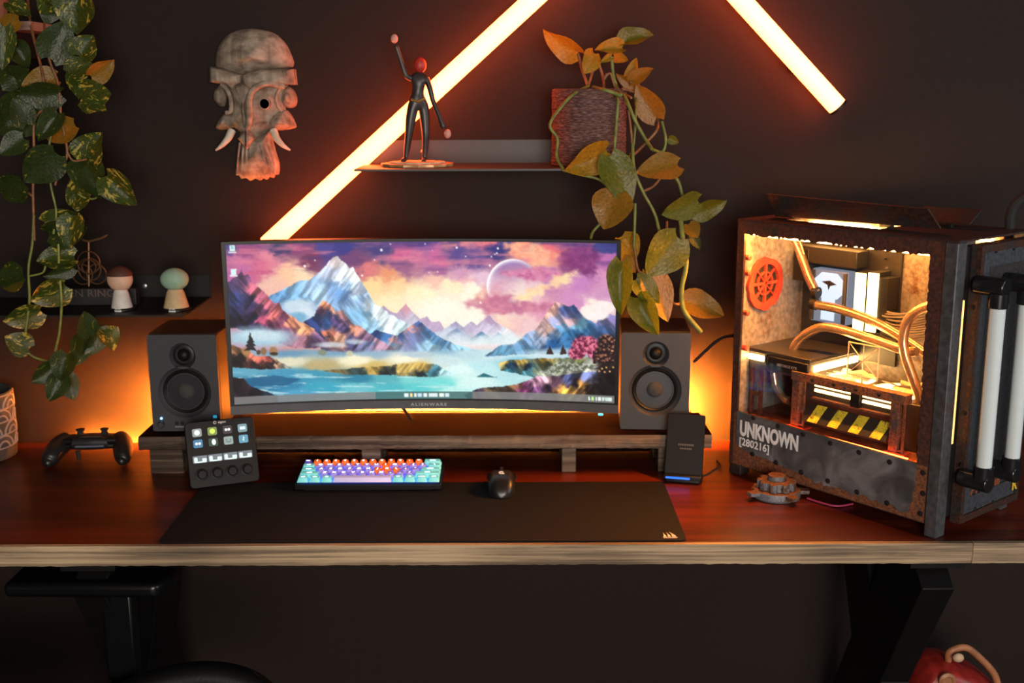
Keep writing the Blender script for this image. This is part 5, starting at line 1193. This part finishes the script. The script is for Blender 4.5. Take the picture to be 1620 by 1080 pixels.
REDL = mat('red_leather', (.26, .016, .012), .42, var=.3, bump=.2, scale=60); TANL = mat('tan_leather', (.34, .13, .055), .5, var=.3)
by = -.30; bt = at(1470, 1034, by); bl0 = at(1424, 1082, by); br0 = at(1575, 1082, by)
BXZ = .10
bag = thing('leather_bag', 'red leather bag with braided tan handle below the desk', 'bag', (at(1490, 1060, by).x, by, BXZ+.0005))
bo = Vector(bag.location); topz = bt.z-bo.z
prof = [(bl0.x-bo.x-.02, 0), (bl0.x-bo.x-.012, topz*.5), (at(1440,1052,by).x-bo.x, topz*.86), (at(1462,1034,by).x-bo.x, topz), (at(1495,1036,by).x-bo.x, topz*.985), (at(1540,1058,by).x-bo.x, topz*.88), (at(1568,1078,by).x-bo.x, topz*.75), (br0.x-bo.x+.015, topz*.4), (br0.x-bo.x+.012, 0)]
mb = MB(); rings = []
for k in range(9):
    t = -1+2*k/8; f = sqrt(max(.02, 1-t*t*.85)); rings.append([(x*(.9+.1*f), t*.07, max(0, z*(.86+.14*f))) for x, z in prof])
mb.sweep(None, rings); mb.build('bag_body', REDL, bag, smooth=60)
hp = [at(1500,1044,by-.02), at(1503,1030,by-.03), at(1528,1024,by-.03), at(1552,1042,by-.03), at(1573,1066,by-.03), at(1580,1090,by-.03)]
MB().tube(spline([p-bo for p in hp], 6), .0075, 10).build('handle', TANL, bag, smooth=60)
k0 = at(1516,1040,by-.05)-bo; MB().ball(k0, (.012, .008, .010), 14, 8).build('knot', mat('rope_knot', (.5, .33, .2), .7), bag)
cp = at(1498,1076,by-.075)-bo
MB().lathe([(.018, 0), (.018, .004), (.012, .007), (.009, .004)], 20, T(cp) @ RX90).build('clasp', TANL, bag, smooth=40)
box = thing('storage_box', 'dark storage box beneath the red leather bag', 'box', (bo.x, by, 0))
MB().b2((-.16, -.10, .001), (.14, .10, BXZ-.012)).build('box_body', BLACK, box, bevel=.003)
MB().b2((-.165, -.105, BXZ-.0115), (.145, .105, BXZ)).build('lid', GREYP, box, bevel=.003)
# ------------------------------------------------------------------ trailing plants
def leaf_mat(name, dark, light, streak, amount, transl=.35):
    m = NT(name); oi = m.n('ShaderNodeObjectInfo'); tc = m.n('ShaderNodeTexCoord')
    ad = m.n('ShaderNodeVectorMath'); ad.operation = 'ADD'; m.l(tc.outputs['Object'], ad.inputs[0]); m.l(oi.outputs['Location'], ad.inputs[1])
    mp_ = m.n('ShaderNodeMapping'); mp_.inputs['Scale'].default_value = (5, 2.2, 2); m.l(ad.outputs[0], mp_.inputs[0])
    nz = m.n('ShaderNodeTexNoise', Scale=1.3, Detail=4.0, Distortion=1.2); m.l(mp_.outputs[0], nz.inputs['Vector'])
    n2 = m.n('ShaderNodeTexNoise', Scale=14.0, Detail=3.0); m.l(tc.outputs['Object'], n2.inputs['Vector'])
    base = m.ramp(n2.outputs[0], [(.3, dark), (.7, light)])
    msk = m.ramp(nz.outputs[0], [(.62-amount, (0, 0, 0)), (.68-amount, (1, 1, 1))])
    mx = m.n('ShaderNodeMix'); mx.data_type = 'RGBA'; m.l(msk, mx.inputs[0]); m.l(base, mx.inputs[6]); mx.inputs[7].default_value = (*streak, 1)
    m.l(mx.outputs[2], m.b.inputs['Base Color']); m.b.inputs['Roughness'].default_value = .36; m.b.inputs['Specular IOR Level'].default_value = .4
    tr = m.n('ShaderNodeBsdfTranslucent'); m.l(mx.outputs[2], tr.inputs[0])
    ms = m.n('ShaderNodeMixShader'); ms.inputs[0].default_value = transl; m.l(m.b.outputs[0], ms.inputs[1]); m.l(tr.outputs[0], ms.inputs[2]); m.l(ms.outputs[0], m.out.inputs[0])
    m.bump(n2.outputs[0], .12, .02)
    return m.mat
def leaf_mesh(name, m, fold, curl, wave):
    mb = MB(); NTt, NS = 9, 3; vs = []; fs = []
    for i in range(NTt+1):
        t = i/NTt; w = .5*max(0.0, sin(pi*min(1, t**.66)))**.72*(1.05-.12*t)
        if i == NTt: w = .004
        if i == 0: w = .2
        for j in range(-NS, NS+1):
            s = j/NS; x = w*s; y = t-.11*abs(s)**2*(1-t)**2.5
            vs.append((x, y, fold*abs(x)*.9-curl*t*t+wave*sin(3*pi*t)*s*s*.5-.03*(1-abs(s))))
    k = 2*NS+1
    for i in range(NTt):
        for j in range(k-1): fs.append((i*k+j, i*k+j+1, (i+1)*k+j+1, (i+1)*k+j))
    mb.add(vs, fs); return mb.mesh(name, m, 60)
GREENV = leaf_mat('variegated_leaf', (.03, .05, .008), (.07, .10, .014), (.46, .38, .06), .05)
GREEND = leaf_mat('dark_green_leaf', (.02, .036, .008), (.042, .066, .012), (.28, .24, .03), -.03)
OLIVE = leaf_mat('olive_leaf', (.24, .17, .012), (.42, .29, .022), (.4, .33, .04), -.06, .45)
GREENL = leaf_mat('fresh_green_leaf', (.09, .105, .008), (.17, .18, .014), (.3, .25, .03), -.03, .4)
BROWN = leaf_mat('rusty_leaf', (.22, .12, .012), (.36, .19, .02), (.34, .25, .03), -.08, .4)
LM = {}
for nm, m in (('v', GREENV), ('d', GREEND), ('o', OLIVE), ('g', GREENL), ('b', BROWN)):
    LM[nm] = [leaf_mesh('leaf', m, f, c, w) for f, c, w in ((.35, .10, .06), (.55, .18, .1), (.2, .05, -.06))]
VINE = mat('green_vine', (.14, .17, .03), .5, var=.4, scale=60); VINEB = mat('brown_vine', (.2, .085, .03), .55, var=.4, scale=60)
def put_leaf(root, kind, base, tip, wpx, Y, dY, roll, rnd):
    b = at(*base, Y); t = at(*tip, Y+dY); y = t-b; Ln = y.length; y.normalize()
    n = (CAM-b).normalized(); z = (n-y*n.dot(y)).normalized(); z = Matrix.Rotation(roll, 3, y) @ z; x = y.cross(z)
    Wd = 1.1*wpx/F*(b-CAM).length/max(.5, cos(roll))
    M = Matrix((x*Wd, y*Ln, z*(Wd*.5+Ln*.5))).transposed().to_4x4(); M.translation = b-Vector(root.location)
    return link('leaf', rnd.choice(LM[kind]), root, M=M)
def vine(root, pts, Y, r, m, name='vine', conv=None, k=6):
    q = []
    for i, p in enumerate(pts):
        a, b_ = conv(*p[:2]); q.append(at(a, b_, p[2] if len(p) > 2 else Y)-Vector(root.location))
    return MB().tube(spline(q, k), r, 7).build(name, m, root, smooth=60)

# right plant in a woven basket
bk = at(931, 262, -.115)
plant = thing('basket_plant', 'trailing pothos in a dark woven basket on the wall shelf', 'plant', (bk.x, -.115, SHR_Z+.0003))
BASK = NT('woven_seagrass'); co = BASK.coords((1, 1, 1)); sep = BASK.n('ShaderNodeSeparateXYZ'); BASK.l(co, sep.inputs[0])
nz = BASK.n('ShaderNodeTexNoise', Scale=90.0, Detail=3.0); BASK.l(BASK.coords((1, 1, 5)), nz.inputs['Vector'])
BASK.l(BASK.ramp(nz.outputs[0], [(.3, (.03, .012, .010)), (.5, (.10, .04, .032)), (.7, (.24, .13, .11))]), BASK.b.inputs['Base Color']); BASK.b.inputs['Roughness'].default_value = .8; BASK.bump(nz.outputs[0], .6, .002); BASK = BASK.mat
bw = (at(991, 200, -.115).x-at(871, 200, -.115).x)/2; bhz = at(931, 141, -.115-bw).z-SHR_Z
mb = MB(); prof = []; nrow = 26
for k in range(nrow):
    for f, dr in ((.1, 0), (.5, .0022), (.9, 0)): prof.append((bw-.0022+dr*.6+.0005*sin(k*1.7), .001+bhz*(k+f)/nrow))
prof += [(bw-.006, bhz+.001), (bw-.012, bhz-.004), (bw-.012, bhz-.03)]
mb.lathe(prof, 40, None, True, False); mb.build('woven_basket', BASK, plant, smooth=60)
MB().lathe([(bw-.0125, bhz-.03), (.0002, bhz-.02)], 24, None, True, False).build('soil', mat('dark_soil', (.02, .013, .009), .95, bump=.8, scale=150), plant)
c5 = lambda x, y: (840+x/4.153, 20+y/4.153)
c6 = lambda x, y: (860+x/3.484, 230+y/3.484)
rnd = random.Random(21)
R5 = [('o',310,265,80,135,130,-.12,-.03,.5),('o',415,265,350,400,115,-.13,-.02,-.5),('o',600,232,428,232,90,-.13,-.02,.5),('g',590,195,806,128,105,-.12,0,.6),('o',545,290,636,312,66,-.12,-.03,.2),('o',530,285,458,325,45,-.13,-.02,0),
      ('o',652,450,690,294,72,-.12,0,.3),('b',655,452,800,364,85,-.14,-.02,-.3),('b',700,500,556,404,70,-.13,0,.4),('b',828,698,690,476,160,-.16,0,.2),('o',495,905,238,1046,185,-.235,-.03,.35),('b',965,1000,694,1046,165,-.22,-.03,.4),('g',905,825,972,857,55,-.2,0,.1)]
R6 = [('g',362,58,482,338,175,-.255,-.02,-.35),('b',405,262,330,460,205,-.275,-.02,.25),('g',852,305,656,385,125,-.24,-.03,.5),('g',825,370,1016,312,95,-.22,0,.6),('b',800,432,850,507,85,-.23,-.02,.2),('d',812,490,866,574,52,-.22,0,.2),
      ('o',425,505,505,642,140,-.25,0,.3),('g',742,508,572,722,205,-.28,-.02,.25),('g',432,640,420,938,130,-.32,-.02,.2),('g',508,738,640,868,118,-.29,-.02,-.3),('b',588,698,690,972,150,-.28,-.02,.35),('g',520,838,626,1046,138,-.295,-.03,-.2),('b',770,850,1002,932,135,-.2,0,.35),('b',440,620,510,700,70,-.27,0,.2)]
for cv, lst in ((c5, R5), (c6, R6)):
    for k, bx, by_, tx_, ty_, w_, Y, dY, ro_ in lst:
        sc_ = 4.153 if cv is c5 else 3.484
        put_leaf(plant, k, cv(bx, by_), cv(tx_, ty_), w_/sc_, Y, dY, ro_*rnd.choice((-1, 1)), rnd)
for cv, Y, r, m, pts in ((c5, -.19, .0032, VINE, [(380,480,-.15),(290,530,-.19),(215,600,-.205),(125,735,-.215),(175,830,-.215),(170,950,-.22),(220,1040,-.235)]), (c6, -.25, .003, VINE, [(105,135,-.238),(200,160),(300,185),(352,225)]),
        (c5, -.19, .004, VINE, [(410,490,-.15),(470,505,-.2),(530,522,-.205),(585,545,-.2)]), (c5, -.13, .0035, VINE, [(530,290),(540,400),(560,480),(592,540,-.2)]), (c5, -.22, .0036, VINE, [(590,520,-.15),(625,570,-.205),(680,700),(745,820),(795,895,-.24)]),
        (c5, -.215, .003, VINE, [(560,520,-.17),(570,590),(562,720),(545,930,-.23)]), (c5, -.215, .0026, VINEB, [(640,640,-.205),(660,800),(665,930),(690,1080,-.24)]), (c5, -.2, .0026, VINE, [(690,540,-.14),(690,650),(675,860),(640,960,-.23)]),
        (c5, -.2, .003, VINEB, [(830,700,-.16),(828,770),(745,865),(655,952,-.23)]), (c5, -.21, .003, VINE, [(860,715,-.2),(885,830),(865,912),(800,900,-.235)]),
        (c5, -.12, .003, VINEB, [(310,268),(335,370),(372,475,-.14)]), (c5, -.12, .0028, VINEB, [(430,300),(405,390),(378,475,-.14)]), (c5, -.12, .003, VINEB, [(440,320),(475,430),(478,500,-.16)]), (c5, -.14, .0025, VINEB, [(500,400),(480,440),(520,400),(560,500),(660,560,-.2)]), (c5, -.14, .003, VINEB, [(650,455),(710,480),(690,520),(600,500,-.16)]),
        (c6, -.255, .0032, VINE, [(490,-10,-.24),(500,130),(545,250),(612,375),(642,495,-.27)]), (c6, -.24, .0026, VINEB, [(660,160,-.23),(605,225),(550,252,-.255)]), (c6, -.235, .0034, VINE, [(708,150,-.23),(745,205),(765,280)]), (c6, -.26, .0052, VINE, [(755,405,-.245),(768,520),(788,650),(762,790),(775,910),(868,1030)]),
        (c6, -.27, .003, VINE, [(505,320,-.26),(502,430),(498,560,-.275)]), (c6, -.26, .003, VINE, [(312,430),(270,480),(258,530,-.24)]), (c6, -.27, .0026, VINEB, [(680,420,-.25),(680,500,-.27)]), (c6, -.28, .0026, VINEB, [(500,560,-.275),(520,680),(560,720,-.285),(720,870,-.25),(770,850,-.21)])):
    vine(plant, pts, Y, r, m, conv=cv)

# left plant on a high wooden bracket shelf
ls0 = at(48, 33, -.2); ls1 = at(48, 46, -.2)
hs = thing('high_shelf', 'small wooden wall shelf behind leaves at the upper left', 'shelf', (ls0.x-.16, 0, ls0.z-.018))
MB().b2((-.16, -.2, 0), (.16, -.001, .018)).build('board', wood('pale_shelf_wood', [(.3, (.15, .08, .05)), (.6, (.34, .2, .15)), (.8, (.42, .27, .2))], (3, 30, 30), .6), hs, bevel=.002)
for sx in (-.1, .1): MB().b2((sx-.01, -.15, -.05), (sx+.01, -.001, -.0005)).build('bracket', BLACKM, hs)
lp = thing('trailing_plant', 'variegated trailing pothos hanging down the left side', 'plant', (ls0.x-.15, -.10, ls0.z+.0004))
MB().lathe([(.055, 0), (.075, .12), (.08, .12), (.08, .14), (.072, .14), (.068, .12)], 28, None, True, True).build('pot', mat('terracotta', (.3, .12, .07), .8), lp, smooth=40)
MB().lathe([(.0675, .1205), (.0003, .125)], 20, None, True, False).build('soil', bpy.data.materials['dark_soil'], lp)
q1 = lambda x, y: (x/2.841, y/2.841)
q2 = lambda x, y: (x/2.841, 340+y/2.841)
rnd = random.Random(33)
L1 = [('v',350,-20,335,152,140),('d',225,262,305,92,130),('v',20,120,10,315,85),('b',85,90,-20,125,65),('v',40,8,136,66,65),('d',190,50,276,72,70),('v',358,252,416,157,100),('v',308,335,422,288,95),('b',408,342,516,275,75),('v',330,330,356,442,66),('v',362,440,496,420,120),('v',388,460,476,492,66),('b',252,350,94,382,95),('d',272,420,48,432,100),
      ('d',142,468,-20,602,165),('d',262,508,168,632,80),('b',335,560,198,626,95),('v',388,722,442,598,115),('d',252,690,108,822,140),('d',368,722,448,884,125),('v',392,850,293,912,110),('v',352,880,346,952,60),('v',478,790,607,922,110),('d',102,820,-5,882,115),('v',198,1000,362,964,80),('d',218,1050,388,1030,105),('d',106,620,-4,692,85),('d',132,330,8,362,80),('d',60,200,130,300,80),('d',0,380,90,300,90),('v',240,-10,180,60,80),('d',120,560,60,440,90)]
L2 = [('v',330,5,308,152,95),('v',334,190,162,200,100),('d',102,268,-12,302,110),('v',292,315,138,395,108),('v',182,430,14,486,92),('v',132,600,22,545,92),('d',398,542,380,434,80),('d',372,545,350,678,85),('d',442,498,384,642,90),('v',468,518,516,602,80),('d',302,622,264,748,90),('d',242,678,143,757,75),('d',282,722,218,837,85),('d',288,718,336,832,82),('d',330,238,196,282,50)]
for cv, lst in ((q1, L1), (q2, L2)):
    for k, bx, by_, tx_, ty_, w_ in lst:
        put_leaf(lp, k, cv(bx, by_), cv(tx_, ty_), w_*1.05/2.841, -.27+rnd.uniform(-.03, .02), rnd.uniform(-.03, .01), rnd.uniform(-.6, .6), rnd)
for cv, r, m, pts in ((q1, .0026, VINEB, [(230,-40,-.13),(200,100,-.2),(220,260),(262,380),(276,540),(302,690),(262,780),(248,832)]), (q1, .0026, VINEB, [(120,-40,-.13),(140,120,-.2),(190,330),(200,470),(155,540),(152,680),(148,860),(155,1080)]), (q1, .0024, VINE, [(250,500),(215,700),(228,830),(252,950),(240,1050)]), (q1, .0022, VINE, [(470,790),(455,850),(430,890),(385,890),(350,870)]), (q1, .0022, VINEB, [(300,680),(330,722),(390,715)]), (q1, .0022, VINEB, [(80,830),(150,885)]),
        (q2, .0026, VINE, [(152,0),(145,130),(128,240),(132,390),(112,560),(140,630),(240,665)]), (q2, .0026, VINE, [(262,130),(266,250),(276,390),(268,520),(248,620),(262,660)]), (q2, .0022, VINE, [(395,540),(360,560),(310,620),(262,660)]), (q2, .0022, VINE, [(440,500),(410,520),(395,540)]), (q2, .0022, VINE, [(205,230),(190,260),(130,275)])):
    vine(lp, pts, -.27, r, m, conv=cv)
